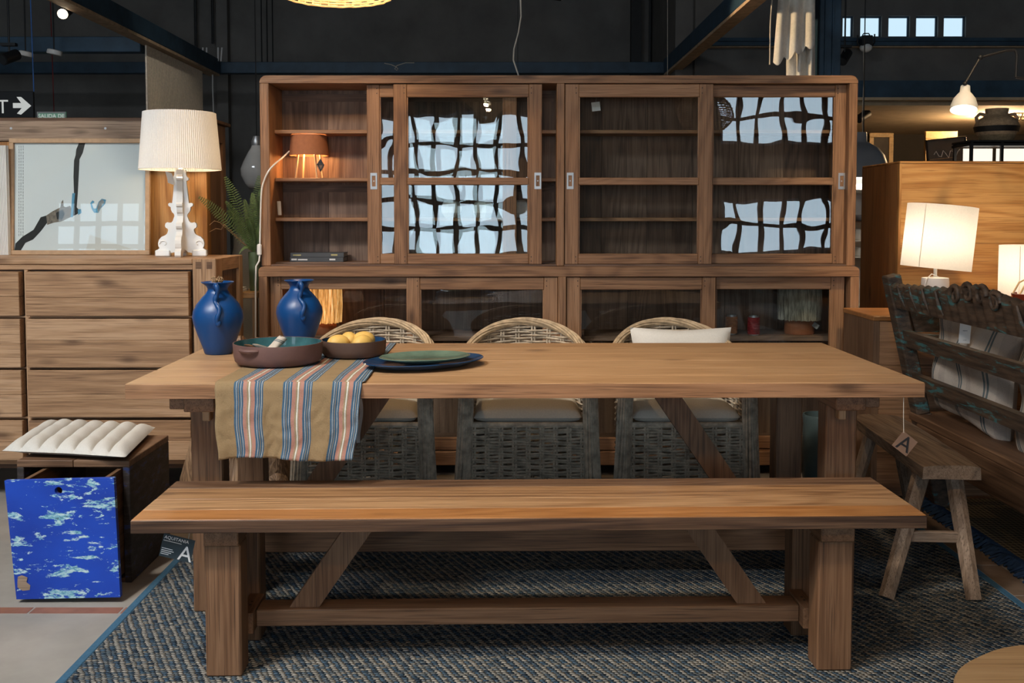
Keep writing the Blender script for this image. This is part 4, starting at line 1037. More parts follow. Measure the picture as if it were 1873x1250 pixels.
# ================================================================== tags
def hang_tag(label, c, w, h, rot, mat_, strings, roll=0.0):
    t = thing('price_tag', label, 'tag', c)
    m0 = Matrix.Rotation(rot, 4, 'Y')
    part('card', MB().box(-w / 2, w / 2, -0.0006, 0.0006, -h / 2, h / 2, 0, m0), mat_, t, smooth=0)
    if strings: part('string', MB().tube([Vector(p) - Vector(c) for p in strings], 0.0012, 5), 'string_pale', t)
    return t
Yt = 2.655
c = at(324, 1003, Yt)
t1 = hang_tag('dark price tag lettered with a white A under the bench left end', c, 0.087, 0.0635, math.radians(14), 'tag_dark', [(c.x + 0.03, Yt, c.z + 0.02), (c.x + 0.03, Yt + 0.02, 0.4235)])
mt = lambda dx, dz, rr=14: Matrix.Rotation(math.radians(rr), 4, 'Y') @ Matrix.Translation((dx, -0.0012, dz)) @ Matrix.Rotation(PI / 2, 4, 'X')
text_part('lettering', 'AQUITANIA', 0.0125, 'ink_white', t1, mt(-0.006, 0.0225))
text_part('lettering', 'A', 0.058, 'ink_white', t1, mt(0.026, -0.012))
for k in range(5):
    w = (0.05, 0.030, 0.034, 0.028, 0.022)[k]; z = (0.0135, -0.008, -0.0135, -0.0185, -0.0235)[k]
    part('small_print', MB().box(-0.0405, -0.0405 + w, -0.0013, -0.0007, z - 0.0008, z + 0.0008, 0, Matrix.Rotation(math.radians(14), 4, 'Y')), 'ink_white', t1, smooth=0)
c = at(1655, 812, 2.99)
t2 = hang_tag('kraft diamond price tag with black A hanging from the table right end', c, 0.056, 0.056, math.radians(38), 'tag_kraft', [(c.x - 0.004, c.y, c.z + 0.033), (at(1653, 745, 2.99).x, 2.99, c.z + 0.08), (at(1655, 733, 2.99).x, 3.0, TZ - 0.0455)])
text_part('lettering', 'A', 0.066, 'ink_black', t2, Matrix.Rotation(math.radians(30), 4, 'Y') @ Matrix.Translation((0, -0.0012, -0.002)) @ Matrix.Rotation(PI / 2, 4, 'X'))

# ================================================================== painted box with open drawer, seat pad
bx0, bx1 = -1.690, -1.300; by0, by1 = 3.40, 3.80; bh = 0.430
bo = thing('painted_box', 'worn blue painted wooden box with its drawer pulled out', 'storage box', ((bx0 + bx1) / 2, 3.6, 0))
part('top_board', MB().box(bx0, (bx0 + bx1) / 2 - 0.001, by0, by1, bh - 0.024, bh, 0.002), 'umber_x', bo, True)
part('top_board', MB().box((bx0 + bx1) / 2 + 0.001, bx1, by0, by1, bh - 0.024, bh, 0.002), 'umber_x', bo, True)
part('side_board', MB().box(bx1 - 0.024, bx1, by0, by1, 0, bh - 0.0245, 0.002), 'worn_blue_black', bo, True)
part('side_board', MB().box(bx0, bx0 + 0.024, by0, by1, 0, bh - 0.0245, 0.002), 'worn_blue_black', bo, True)
part('back_board', MB().box(bx0 + 0.0245, bx1 - 0.0245, by1 - 0.02, by1, 0, bh - 0.0245), 'umber_x', bo, True)
part('bottom_board', MB().box(bx0 + 0.0245, bx1 - 0.0245, by0 + 0.004, by1 - 0.0205, 0, 0.014), 'umber_x', bo, True)
# drawer: front leans a little as it hangs out of the box
P = [at(8, 880, 3.235), at(208, 875, 3.235), at(220, 1093, 3.215), at(30, 1097, 3.215)]
dp = MB(); th = Vector((0, 0.018, 0)); vs = P + [p + th for p in P]
# front with finger hole: ring of the hole joined to the outline
hc = at(107, 898, 3.235); n = 20; ring = [hc + Vector((0.0125 * math.cos(2 * PI * k / n), 0, 0.0125 * math.sin(2 * PI * k / n))) for k in range(n)]
def onquad(k):
    a = 2 * PI * k / n; d = Vector((math.cos(a), 0, math.sin(a))); best = None
    for i in range(4):
        p, q = P[i], P[(i + 1) % 4]; e = q - p
        den = d.x * e.z - d.z * e.x
        if abs(den) < 1e-9: continue
        w = p - hc; tt = (w.x * e.z - w.z * e.x) / den; uu = (w.x * d.z - w.z * d.x) / den
        if tt > 0 and -1e-6 <= uu <= 1 + 1e-6 and (best is None or tt < best[0]): best = (tt, p.lerp(q, uu))
    return best[1]
outer = [onquad(k) for k in range(n)]
for i in range(4):   # snap nearest fan vertex to each corner so that the outline is exact
    k = min(range(n), key=lambda k: (outer[k] - P[i]).length); outer[k] = P[i].copy()
vs = ring + outer + [p + th for p in ring] + [p + th for p in outer]; fs = []
for k in range(n):
    l = (k + 1) % n
    fs += [(k, l, n + l, n + k), (2 * n + k, 3 * n + k, 3 * n + l, 2 * n + l), (k, 2 * n + k, 2 * n + l, l), (n + k, n + l, 3 * n + l, 3 * n + k)]
dp.add(vs, fs)
dr = part('drawer_front', dp, 'worn_blue_paint', bo, True, 30)
def bsub(nm, mb, mt):
    me = mb.mesh(nm, 35, Vector(bo.location)); me.materials.append(M[mt]); o = bpy.data.objects.new(nm, me); COL.objects.link(o); o.parent = dr; return o
bsub('drawer_side', MB().box(bx1 - 0.045, bx1 - 0.030, 3.254, 3.72, 0.03, 0.40, 0.001), 'umber_y')
bsub('drawer_side', MB().box(-1.603, -1.588, 3.254, 3.72, 0.03, 0.40, 0.001), 'umber_y')
bsub('drawer_bottom', MB().box(-1.5875, bx1 - 0.0455, 3.254, 3.72, 0.03, 0.04), 'umber_y')
bsub('bare_patch', MB().prism([(at(44, 1073, 3.217).x + a * 0.021, 0.068 + b_ * 0.026) for a, b_ in ((-1, -.6), (-.2, -1), (.9, -.9), (1.0, -.3), (.4, .1), (.6, .7), (-.3, 1), (-.9, .8), (-1, .1))], 3.2155, 3.2165), 'weathered_x')

# tufted pad, a skewed rectangle with seven channels
A = atz(4, 826, 0.45); B = atz(229, 838, 0.45); C_ = atz(284, 783, 0.45); D = A + (C_ - B)
def pad_fn(sgn):
    def fn(u, v):
        p = A.lerp(B, u).lerp(D.lerp(C_, u), v)
        a, b_ = 2 * u - 1, 2 * v - 1
        e = max(0, (1 - abs(a) ** 5) * (1 - abs(b_) ** 5)) ** 0.5
        chn = abs(math.sin(u * 7 * PI)) ** 0.55; tuft = 0.80 + 0.20 * abs(math.sin(v * 3 * PI))
        zz = 0.452 + (0.012 + 0.026 * chn * tuft if sgn > 0 else -0.0205) * e
        k = 1 - 0.045 * (1 - abs(a)) * abs(b_)
        mid = (A + C_) / 2
        return (mid.x + (p.x - mid.x), mid.y + (p.y - mid.y) * k, zz)
    return fn
pd = MB().grid(pad_fn(1), 98, 30).grid(pad_fn(-1), 40, 12)
solo('seat_pad', pd, 'pad_fabric', 'white channel-tufted seat pad lying on the blue painted box', 'cushion', smooth=80)

# ================================================================== teak root behind the table's left end
rt = thing('teak_root', 'gnarled natural teak root piece between the chest and the table', 'root sculpture', (-1.12, 4.17, RUG))
limbs = [([(-.02, 0, 0), (-.05, .0, .22), (-.02, -.01, .45), (-.0, .0, .62), (.10, .02, .73)], [.17, .12, .10, .085, .05]),
         ([(-.10, -.04, 0.0), (-.17, -.05, .14), (-.13, -.05, .38), (-.09, -.03, .60), (-.085, -.03, .66)], [.09, .07, .065, .05, .03]),
         ([(.10, .0, 0.0), (.13, -.02, .14), (.10, 0, .34), (.09, 0, .56), (.17, .03, .735)], [.10, .08, .07, .06, .035]),
         ([(.16, -.02, 0.0), (.14, -.03, .12), (.08, 0, .24)], [.08, .075, .06]),
         ([(-.1, .02, .60), (-.06, .0, .70), (.02, .02, .74)], [.05, .045, .03])]
for li, (pts, rr) in enumerate(limbs):
    P_ = []; RR = []
    n = 22
    for i in range(n + 1):
        u = i / n * (len(pts) - 1); k = min(int(u), len(pts) - 2); f_ = u - k
        a = Vector(pts[k]).lerp(Vector(pts[k + 1]), f_); P_.append(a + Vector((0.012 * math.sin(u * 4 + li), 0.01 * math.cos(u * 5 + li), 0))); RR.append(rr[k] + (rr[k + 1] - rr[k]) * f_)
    mb = MB().tube(P_, RR, 26)
    def disp(p):
        nz = mnoise.noise(Vector((p.x * 11, p.y * 11, p.z * 3 + li))) * 0.022 + mnoise.noise(Vector((p.x * 40, p.y * 40, p.z * 6))) * 0.006
        base = Vector(P_[min(range(len(P_)), key=lambda i: (P_[i] - p).length)]); d = (p - base); d.normalize(); return p + d * nz
    mb.v = [disp(p) for p in mb.v]
    for p in mb.v: p.z = max(0.0, p.z)
    part('root_limb', mb, 'root_wood', rt, smooth=60)
# ================================================================== things on the chest
YP = 4.66
k_ = 0.000586
lc = Vector((at(331.5, 400, YP).x, YP, ctop + 0.0005))
lm = thing('baroque_lamp', 'white baroque table lamp with pleated shade standing on the chest', 'lamp', lc)
half = [(190, 0), (200, 14), (197, 45), (176, 58), (166, 66), (174, 80), (177, 105), (170, 132), (150, 156), (122, 168), (108, 180), (101, 196), (98, 212), (104, 222), (116, 228), (122, 242), (118, 262), (104, 272), (88, 268), (72, 270), (62, 282), (56, 300), (48, 322), (52, 338), (66, 352), (74, 372), (76, 392), (93, 402), (95, 418), (84, 426), (64, 424), (58, 470), (46, 600), (62, 606), (64, 622), (52, 632), (44, 650), (42, 690)]
inner = [(12, 690)]
foot = [(190, 0), (84, 0), (84, 26), (50, 34), (34, 50), (0, 56)]
def silhouette():
    r = [(x * k_, z * k_) for x, z in half]
    top = r + [(-x, z) for x, z in reversed(r)]
    bot = [(-x * k_, z * k_) for x, z in foot[1:]] + [(x * k_, z * k_) for x, z in reversed(foot[1:-1])]
    return top + bot
sil = silhouette()
m45 = Matrix.Rotation(math.radians(9), 4, 'Z')
part('scrolled_leaf', MB().prism(sil, -0.014, 0.014, 'xz', m45), 'white_plastic', lm, smooth=0)
part('scrolled_leaf', MB().prism([p for p in sil], -0.0135, 0.0135, 'yz', m45), 'white_plastic', lm, smooth=0)
for s in (-1, 1):   # raised scroll curls on the front leaf
    sp = [(s * (0.076 + (0.022 - 0.0028 * i) * math.cos(i * .62)) , -0.0145, 0.058 + (0.022 - 0.0028 * i) * math.sin(i * .62)) for i in range(8)]
    part('scroll_curl', MB().tube(sp, 0.0035, 6).xform(m45), 'white_plastic', lm)
    part('foot_block', MB().box(min(s * .05, s * .116), max(s * .05, s * .116), -0.026, 0.026, 0, 0.030, 0.004, m45), 'white_plastic', lm)
zs0, zs1 = az(310, YP) - lc.z, az(206.5, YP) - lc.z
rb, rt_ = 72 / F * YP, 63.5 / F * YP
def pleat(a, z): return 1 + 0.0075 * (1 if int(a / (2 * PI) * 240 + 1e-6) % 2 else -1)
part('lamp_shade', MB().lathe([(rb, zs0), (rt_, zs1)], 240, (0, 0, 0), wob=pleat, caps=False), 'pleated_shade', lm, smooth=0)
part('shade_rim', MB().tube([((rb + .001) * math.cos(2 * PI * i / 60), (rb + .001) * math.sin(2 * PI * i / 60), zs0 - 0.001) for i in range(60)], 0.002, 6, True), 'white_plastic', lm)
part('bulb', MB().sphere((0, 0, zs0 + 0.07), 0.028, 1, 1, 1.2, 14, 10), 'lamp_glow_warm', lm)
part('shade_spider', MB().tube([(-rb + 0.004, 0, zs0 + 0.02), (rb - 0.004, 0, zs0 + 0.02)], 0.002, 6).tube([(0, 0, zs0 - 0.005), (0, 0, zs0 + 0.045)], 0.009, 8), 'white_plastic', lm)
part('hang_tag', MB().grid(lambda u, v: (-0.062 + u * 0.032 + v * .012, -0.03 + 0.006 * math.sin(v * 3), zs0 - 0.008 - v * 0.055 - u * .012), 2, 4), 'tag_white', lm)
point_light('baroque_lamp_light', (0, 0, zs0 + 0.02), 4.0, (1.0, 0.70, 0.40), 0.03, lm)

# framed print leaning on the armoire
pw_, ph_ = 258 / F * 4.82, 213 / F * 4.83
pcx = ax(142.5, 4.82, 380)
pt = thing('framed_print', 'oak framed abstract print with a dark branch leaning on the chest', 'picture', (pcx, 4.82, ctop + 0.001)); pt.rotation_euler = (-math.radians(3.2), 0, 0)
fw = 0.022
part('frame', MB().box(-pw_ / 2, pw_ / 2, 0, 0.022, 0, fw, 0.002).box(-pw_ / 2, pw_ / 2, 0, 0.022, ph_ - fw, ph_, 0.002).box(-pw_ / 2, -pw_ / 2 + fw, 0, 0.022, fw, ph_ - fw, 0.002).box(pw_ / 2 - fw, pw_ / 2, 0, 0.022, fw, ph_ - fw, 0.002), 'frame_oak', pt)
sheet = part('printed_sheet', MB().box(-pw_ / 2 + fw, pw_ / 2 - fw, 0.014, 0.018, fw, ph_ - fw), 'mauve_print', pt)
def PP(px, py):     # photo pixel -> place on the print
    return ((px - 142.5) / 258 * pw_, ph_ - (py - 250) / 213 * ph_)
def blob(nm, pts, mt, d=0.0008):
    me = MB().prism([PP(*p) for p in pts], 0.014 - d, 0.0139).mesh(nm, 0); me.materials.append(M[mt])
    o = bpy.data.objects.new(nm, me); COL.objects.link(o); o.parent = sheet
blob('branch', [(140, 258), (151.5, 258), (147, 276), (141, 288), (140, 310), (138, 350), (136, 376), (144, 384), (134, 390), (124, 394), (128, 380), (131, 350), (130, 320), (131, 290), (134, 280), (135, 270)], 'ink_black')
blob('branch', [(22, 456), (24, 442), (36, 430), (57, 417), (70, 394), (80, 391), (82, 404), (70, 420), (56, 435), (42, 441), (33, 456)], 'ink_black')
blob('shell', [(80, 391), (92, 383), (106, 376), (108, 366), (111, 362), (112, 374), (116, 376), (124, 373), (129, 384), (124, 394), (108, 402), (94, 404), (82, 408)], 'ink_taupe')
blob('shell_patch', [(98, 386), (110, 380), (114, 388), (110, 398), (100, 398)], 'ink_black', 0.0014)
blob('blue_strip', [(128, 350), (133, 350), (129, 394), (125, 394)], 'ink_blue', 0.0016)
blob('blue_knob', [(138, 380), (144, 379), (145, 386), (139, 390)], 'ink_blue', 0.0016)
blob('figure', [(161, 368), (165, 363), (169, 366), (164, 370), (167, 378), (172, 378), (176, 366), (182, 360), (190, 362), (188, 370), (180, 378), (176, 386), (168, 386), (163, 378)], 'ink_blue')
blob('figure_shade', [(174, 378), (177, 366), (183, 361), (187, 366), (180, 377), (175, 386)], 'ink_grey', 0.0014)
blob('white_corner', [(160, 426), (245, 455), (153, 455)], 'tag_white')
for i, x in enumerate((29.5, 33, 37)):
    for k in range(30):
        y0 = 262 + k * 5.6 + R.uniform(0, 1); blob('fine_print', [(x, y0), (x + 1.0, y0), (x + 1.0, y0 + R.uniform(3, 5)), (x, y0 + 3.5)], 'ink_grey')
part('glass', MB().box(-pw_ / 2 + fw - .004, pw_ / 2 - fw + .004, 0.0085, 0.0105, fw - .004, ph_ - fw + .004), 'picture_glass', pt, smooth=0)
rp = MB()
x0_, x1_ = ax(-60, 4.78), ax(13, 4.78)
for k in range(30): rp.box(x0_ + (x1_ - x0_) * k / 30, x0_ + (x1_ - x0_) * (k + 0.75) / 30, 4.80, 4.812, ctop + 0.001, az(266, 4.8))
rp.box(x0_, x1_, 4.812, 4.825, ctop + 0.001, az(266, 4.8))
solo('ribbed_panel', rp, 'pleat_white', 'pale ribbed panel standing behind the framed print at the photo edge', 'panel', smooth=0)

# ================================================================== fern in a tall vase on a stand
fx, fy = ax(466, 4.98), 4.98
st = thing('plant_stand', 'small pale stand behind the chest carrying the fern vase', 'stand', (fx, fy, 0))
zst = az(532, 4.98)
part('stand_top', MB().box(fx - 0.195, fx + 0.04, fy - 0.11, fy + 0.14, zst - 0.03, zst, 0.003), 'oak_x', st, True)
for sx in (-1, 1):
    for sy in (-1, 1): part('leg', MB().box(fx - 0.077 + sx * 0.1 - 0.012, fx - 0.077 + sx * 0.1 + 0.012, fy + 0.015 + sy * 0.105 - 0.012, fy + 0.015 + sy * 0.105 + 0.012, 0, zst - 0.0305), 'oak_z', st, True)
solo('paper_stack', MB().box(fx - 0.14, fx - 0.04, fy - 0.1, fy + 0.02, zst, zst + 0.012, 0.001).box(fx - 0.135, fx - 0.045, fy - 0.095, fy + 0.01, zst + 0.0119, zst + 0.02, 0.001), 'tag_white', 'little stack of white paper on the plant stand', 'paper')
fv = thing('potted_fern', 'green fern in a tall green vase left of the glazed hutch', 'plant', (fx, fy, zst))
hv = az(461, 4.98) - zst
part('vase', MB().lathe([(0.024, 0), (0.026, 0.01), (0.028, hv * .5), (0.031, hv), (0.028, hv), (0.024, hv * .6), (0.001, hv * .5)], 24), 'vase_green', fv, smooth=60)
fr_top = Vector((0, 0, hv - 0.01))
tips = [((362, 360), 0.0, -.18), ((411, 322), 0.05, -.1), ((412, 368), 0.1, -.02), ((415, 385), -.05, -.16), ((437, 466), -.05, -.2), ((474, 320), 0.06, 0.0), ((462, 352), -.02, -.06), ((447, 365), 0.08, -.1), ((478, 345), .05, .02), ((482, 400), 0, -.05), ((452, 400), -.1, -.14), ((430, 420), .1, .1)]
for (tp_, dy, sag) in tips:
    e = at(tp_[0], tp_[1], (4.80 + dy * .5) if tp_[0] < 425 else fy - 0.06 + dy * .5) - fv.location
    mid = fr_top.lerp(e, 0.5) + Vector((0, 0, 0.02 + (0.05 if tp_[1] > 440 else 0.03)))
    mb = MB(); pts = []
    N = 26
    for i in range(N + 1):
        u = i / N; pts.append((fr_top * (1 - u) ** 2 + mid * 2 * u * (1 - u) + e * u * u))
    mb.tube(pts, [0.0022 * (1 - .7 * i / N) for i in range(N + 1)], 5)
    Lf = (e - fr_top).length
    NL_ = 32
    for i in range(3, NL_):
        u = i / NL_; j = min(int(u * N), N - 1); p = pts[j].lerp(pts[j + 1], u * N - j); tdir = (pts[j + 1] - pts[j]).normalized()
        sd = tdir.cross(Vector((0, -1, 0.35))).normalized()
        ln = 0.088 * Lf * math.sin(PI * (0.12 + 0.86 * u)) ** 0.7
        for s in (-1, 1):
            d = (sd * s + tdir * 0.28 + Vector((0, 0, -0.12))).normalized(); w = 0.0032
            q = p + d * ln
            mb.add([p - tdir * w * .6, p + d * ln * .55 - tdir * w + Vector((0, 0, .002)), q, p + d * ln * .55 + tdir * w + Vector((0, 0, .002)), p + tdir * w * .6], [(0, 1, 2, 3, 4)])
    part('frond', mb, 'fern_green', fv, smooth=0)
for pts in ([(383, 412), (392, 404), (402, 407)], [(383, 425), (395, 418), (405, 420), (410, 410), (416, 416)]):
    part('dry_tendril', MB().tube([at(x, y, 4.85) - fv.location for x, y in pts] + [fr_top], 0.0016, 5), 'dry_twig', fv)
cv = Vector((ax(447, 5.75, 470), 5.75, 0)); ch_ = az(428, 5.75)
solo('floor_vase', MB().lathe([(0.07, 0), (0.09, 0.02), (0.115, ch_ * .5), (0.10, ch_ * .8), (0.06, ch_ * .93), (0.055, ch_), (0.045, ch_), (0.05, ch_ * .92), (0.001, ch_ * .5)], 36).xform(Matrix.Translation(cv)), 'cream_fabric', 'tall cream floor vase standing behind the fern', 'vase', smooth=60)
# pale bell-shaped glass shade behind the fern
bc = at(470, 300, 6.2)
bl = thing('glass_bell_lamp', 'pale bell-shaped glass shade hanging behind the fern', 'lamp', (bc.x, bc.y, az(346, 6.2)))
zt_ = az(250, 6.2) - bl.location.z
part('bell', MB().lathe([(0.02, zt_), (0.028, zt_ - 0.03), (0.03, zt_ - 0.06), (0.055, zt_ - 0.10), (0.085, zt_ - 0.16), (0.10, zt_ - 0.20), (0.097, zt_ - 0.24), (0.075, zt_ - 0.29), (0.05, 0.0), (0.045, 0.0), (0.07, zt_ - 0.285), (0.09, zt_ - 0.22), (0.05, zt_ - 0.11), (0.015, zt_ - 0.01)], 32), 'mirror_glass_grey', bl, smooth=60)
part('cap', MB().lathe([(0.031, zt_ - 0.055), (0.033, zt_ - 0.045), (0.033, zt_ - 0.03), (0.02, zt_ + 0.002), (0.001, zt_ + 0.004)], 20), 'chrome', bl)
part('cord', MB().tube([(0, 0, zt_), (0, 0, 4.49 - bl.location.z)], 0.003, 6), 'matt_black', bl)

# ================================================================== in the hutch
def on_shelf(px, z, Y): return Vector((ax(px, Y, 330), Y, z + 0.0005))
z2 = ZS[1]; ly = 5.05
lp = thing('terracotta_lamp', 'small table lamp with terracotta shade and wooden legs in the hutch', 'lamp', on_shelf(566, z2, ly))
s0, s1 = az(285, ly) - lp.location.z, az(243.5, ly) - lp.location.z
s1 = min(s1, ZS[0] - SH - lp.location.z - 0.004)
part('lamp_shade', MB().lathe([(36 / F * ly, s0), (32 / F * ly, s1), (31 / F * ly, s1), (35 / F * ly, s0)], 48, closed=True), 'terracotta_shade', lp, smooth=50)
for a in (0.5, 2.2, 3.6, 5.4):
    part('leg', MB().tube([(0.072 * math.cos(a), 0.055 * math.sin(a), 0), (0.056 * math.cos(a), 0.045 * math.sin(a), s0 + 0.02)], 0.005, 8), 'pine_leg', lp)
part('leg_brace', MB().tube([(-0.07, 0, s0 + 0.02), (0.07, 0, s0 + 0.02)], 0.004, 6).tube([(0, -0.05, s0 + 0.021), (0, 0.05, s0 + 0.021)], 0.004, 6), 'pine_leg', lp)
part('bulb', MB().sphere((0, 0, s0 + 0.045), 0.02, 1, 1, 1.2, 12, 8), 'lamp_glow_warm', lp)
point_light('terracotta_lamp_light', (0, 0, s0 + 0.012), 3.6, (1.0, 0.52, 0.20), 0.02, lp)
tgc = at(586, 303, ly - 0.085) - lp.location
tg_ = part('diamond_tag', MB().prism([(tgc.x, tgc.z + 0.036), (tgc.x + 0.021, tgc.z), (tgc.x, tgc.z - 0.034), (tgc.x - 0.019, tgc.z + 0.004)], tgc.y, tgc.y + 0.001), 'tag_kraft', lp, smooth=0)
me = MB().beam((tgc.x - 0.018, tgc.y - .001, tgc.z + 0.005), (tgc.x + 0.02, tgc.y - .001, tgc.z + 0.004), 0.001, 0.005).beam((tgc.x - 0.012, tgc.y - .001, tgc.z + 0.008), (tgc.x + 0.003, tgc.y - .001, tgc.z - 0.03), 0.001, 0.005).beam((tgc.x + 0.016, tgc.y - .001, tgc.z + 0.004), (tgc.x - 0.0, tgc.y - .001, tgc.z - 0.03), 0.001, 0.005).prism([(tgc.x, tgc.z + 0.034), (tgc.x + 0.017, tgc.z + 0.008), (tgc.x - 0.016, tgc.z + 0.009)], tgc.y - 0.0008, tgc.y - .0001).mesh('tag_mark', 0)
me.materials.append(M['ink_black']); o = bpy.data.objects.new('tag_mark', me); COL.objects.link(o); o.parent = tg_
yo = YU - 0.012
cp = [at(529, 277, ly - 0.03), at(516, 289, 4.95), at(503, 300, 4.88), at(492, 312, yo), at(484, 328, yo), at(478.5, 350, yo), at(476.5, 400, yo), at(475.5, 448, yo)]
cs = []
for i in range(len(cp) - 1):
    p0 = cp[max(0, i - 1)]; p1 = cp[i]; p2 = cp[i + 1]; p3 = cp[min(len(cp) - 1, i + 2)]
    for u in (0, .2, .4, .6, .8): cs.append(0.5 * ((2 * p1) + (p2 - p0) * u + (2 * p0 - 5 * p1 + 4 * p2 - p3) * u * u + (3 * p1 - p0 - 3 * p2 + p3) * u ** 3))
cs.append(cp[-1])
cord = part('cord', MB().tube([p - lp.location for p in cs], 0.0042, 8), 'white_plastic', lp, label='white power cord hanging out of the hutch')
sw = at(474.5, 457, yo) - lp.location
o = MB().box(sw.x - 0.011, sw.x + 0.011, sw.y - 0.008, sw.y + 0.008, sw.z - 0.028, sw.z + 0.028, 0.005).mesh('switch'); o.materials.append(M['white_plastic'])
o2 = bpy.data.objects.new('switch', o); COL.objects.link(o2); o2.parent = cord
part('cord_end', MB().tube([at(475, 468, yo) - lp.location, at(474, 478, YU - 0.02) - lp.location, at(468.5, 487, YU - 0.025) - lp.location, at(467.5, 520, YU - .02) - lp.location, at(467.5, 700, YU - .02) - lp.location], 0.0042, 8), 'white_plastic', lp)

zb = ub + 0.0145
for i, (y0, y1, xa_, xb_, lb) in enumerate(((481, 472.8, 530, 628, 'lower grey book of the two lying in the hutch'), (472.4, 464.5, 531, 629, 'upper grey book of the two lying in the hutch'))):
    yb_ = 5.00; h0 = 0.0225; zz = zb + i * (h0 + 0.0005)
    bk = thing('book', lb, 'book', (ax(xa_, yb_, 470), yb_, zz), 0, 'grey books in the hutch')
    w = ax(xb_, yb_, 470) - ax(xa_, yb_, 470); dd = 0.13
    part('cover', MB().box(0, w, 0, 0.004, 0, h0, 0.001).box(0, w, 0.004, dd, 0, 0.0025).box(0, w, 0.004, dd, h0 - 0.0025, h0), 'book_grey', bk, smooth=0)
    part('pages', MB().box(0.004, w - 0.003, 0.0045, dd - 0.004, 0.0028, h0 - 0.0028), 'page_paper', bk, smooth=0)
    ink = 'ink_yellow' if i else 'ink_white'
    for (u0, u1) in (((0.05, 0.2), (0.76, 0.88)) if i else ((0.03, 0.13), (0.15, 0.33), (0.74, 0.85))):
        part('spine_print', MB().box(w * u0, w * u1, -0.0006, 0.0004, h0 * .35, h0 * (.62 if u1 - u0 > .15 else .7)), ink, bk, smooth=0)
for i, (px, lb) in enumerate(((825, 'left faceted white vase on the hutch shelf'), (884, 'middle faceted white vase on the hutch shelf'), (952, 'right faceted white vase on the hutch shelf, by the door stile'))):
    r = 19.5 / F * 5.03
    vz = MB().lathe([(r * .55, 0), (r * .95, r * .45), (r, r * 1.0), (r * .78, r * 1.45), (r * .42, r * 1.62), (r * .36, r * 1.6), (r * .7, r * 1.35), (r * .001, r * .4)], 7, rot=i * .5)
    solo('faceted_vase', vz.xform(Matrix.Translation(on_shelf(px, ZS[2], 5.04))), 'white_ceramic', lb, 'vase', 'faceted vases in the hutch', smooth=0)
# paper tag hung in the right bay, and card in the left bay
tgp = at(1090, 195, YU + 0.09)
tt = thing('paper_tag', 'small pale paper tag hanging behind the glass of the right bay', 'tag', tgp)
part('card', MB().box(-0.021, 0.021, 0, 0.001, -0.022, 0.022, 0, Matrix.Rotation(-.12, 4, 'Y')), 'tag_white', tt, smooth=0)
part('thread', MB().tube([(0, 0, 0.022), (0.004, 0, ut0 - 0.001 - tgp.z)], 0.0008, 4), 'string_pale', tt)
solo('price_card', MB().grid(lambda u, v: (X(495) + 0.0035 + 0.012 * u * u + 0.004 * v, YU + 0.13 + 0.03 * u, az(368, YU + .1) - v * 0.07), 6, 3), 'tag_white', 'small white card stuck inside the left wall of the hutch', 'tag')

# ================================================================== in the sideboard
def raffia_lamp(label, px, ztop, zbot, rw_, mat_, base, Y, lit):
    l = thing('raffia_lamp', label, 'lamp', (ax(px, Y, 590), Y, zsh + 0.0005), 0, 'raffia lamps in the sideboard')
    z0, z1 = az(zbot, Y) - l.location.z, az(ztop, Y) - l.location.z; r = rw_ / F * Y
    sh = MB().lathe([(r * .96, z0), (r, z0 + 0.03), (r * .97, z1), (r * .95, z1), (r * .97, z0 + 0.03), (r * .93, z0)], 40, closed=True)
    for k in range(110):
        a = 2 * PI * k / 110; rr = r * 1.0; sh.tube([(rr * math.cos(a), rr * math.sin(a), z1), (rr * 1.02 * math.cos(a + .02), rr * 1.02 * math.sin(a + .02), (z0 + z1) / 2), (rr * .98 * math.cos(a), rr * .98 * math.sin(a), z0 - R.uniform(0, .006))], 0.0028, 4)
    part('raffia_shade', sh, mat_, l)
    part('base', MB().lathe([(r * .68, 0), (r * .70, 0.005), (r * .70, z0 - 0.004), (r * .60, z0 + 0.004), (0.001, z0 + 0.006)], 36), base, l)
    part('socket', MB().lathe([(0.014, z0 + 0.004), (0.014, z0 + 0.04), (0.001, z0 + 0.041)], 12), 'matt_black', l)
    if lit:
        part('bulb', MB().sphere((0, 0, z0 + 0.065), 0.022, 1, 1, 1.2, 12, 8), 'lamp_glow_warm', l)
        point_light('raffia_lamp_light', (0, 0, z0 + 0.03), 1.0, (1.0, 0.52, 0.2), 0.02, l)
    return l
raffia_lamp('glowing raffia lamp with terracotta base in the sideboard behind a blue pitcher', 592, 527, 588, 33, 'raffia_lit', 'terracotta_base', 5.06, True)
rl2 = raffia_lamp('unlit grey raffia lamp with terracotta base at the sideboard right end', 1462, 527, 583, 38, 'raffia_grey', 'terracotta_base', 5.06, False)
tg3 = at(1492, 596, 5.0) - rl2.location
part('card_tag', MB().box(-0.016, 0.016, 0, 0.001, -0.012, 0.012, 0, Matrix.Translation(tg3) @ Matrix.Rotation(.6, 4, 'Y')), 'ink_grey', rl2, smooth=0)
for px, mt, lb in ((1338, 'thread_orange', 'orange thread spool in the sideboard'), (1375, 'thread_red', 'red thread spool in the sideboard')):
    l = thing('thread_spool', lb, 'spool', (ax(px, 5.03, 590), 5.03 - (0.04 if 'red' in mt else 0), zsh + 0.0005), 0, 'thread spools')
    r = 11 / F * 5.03; h = 0.098
    part('thread', MB().lathe([(r * (.96 if k % 2 else 1.03), 0.006 + (h - .014) * k / 26) for k in range(27)], 24), mt, l)
    part('core', MB().lathe([(r * .8, 0), (r * .8, 0.006)], 20).lathe([(r * .8, h - 0.008), (r * .8, h), (r * .5, h), (r * .5, h - 0.006)], 20), 'chrome', l)
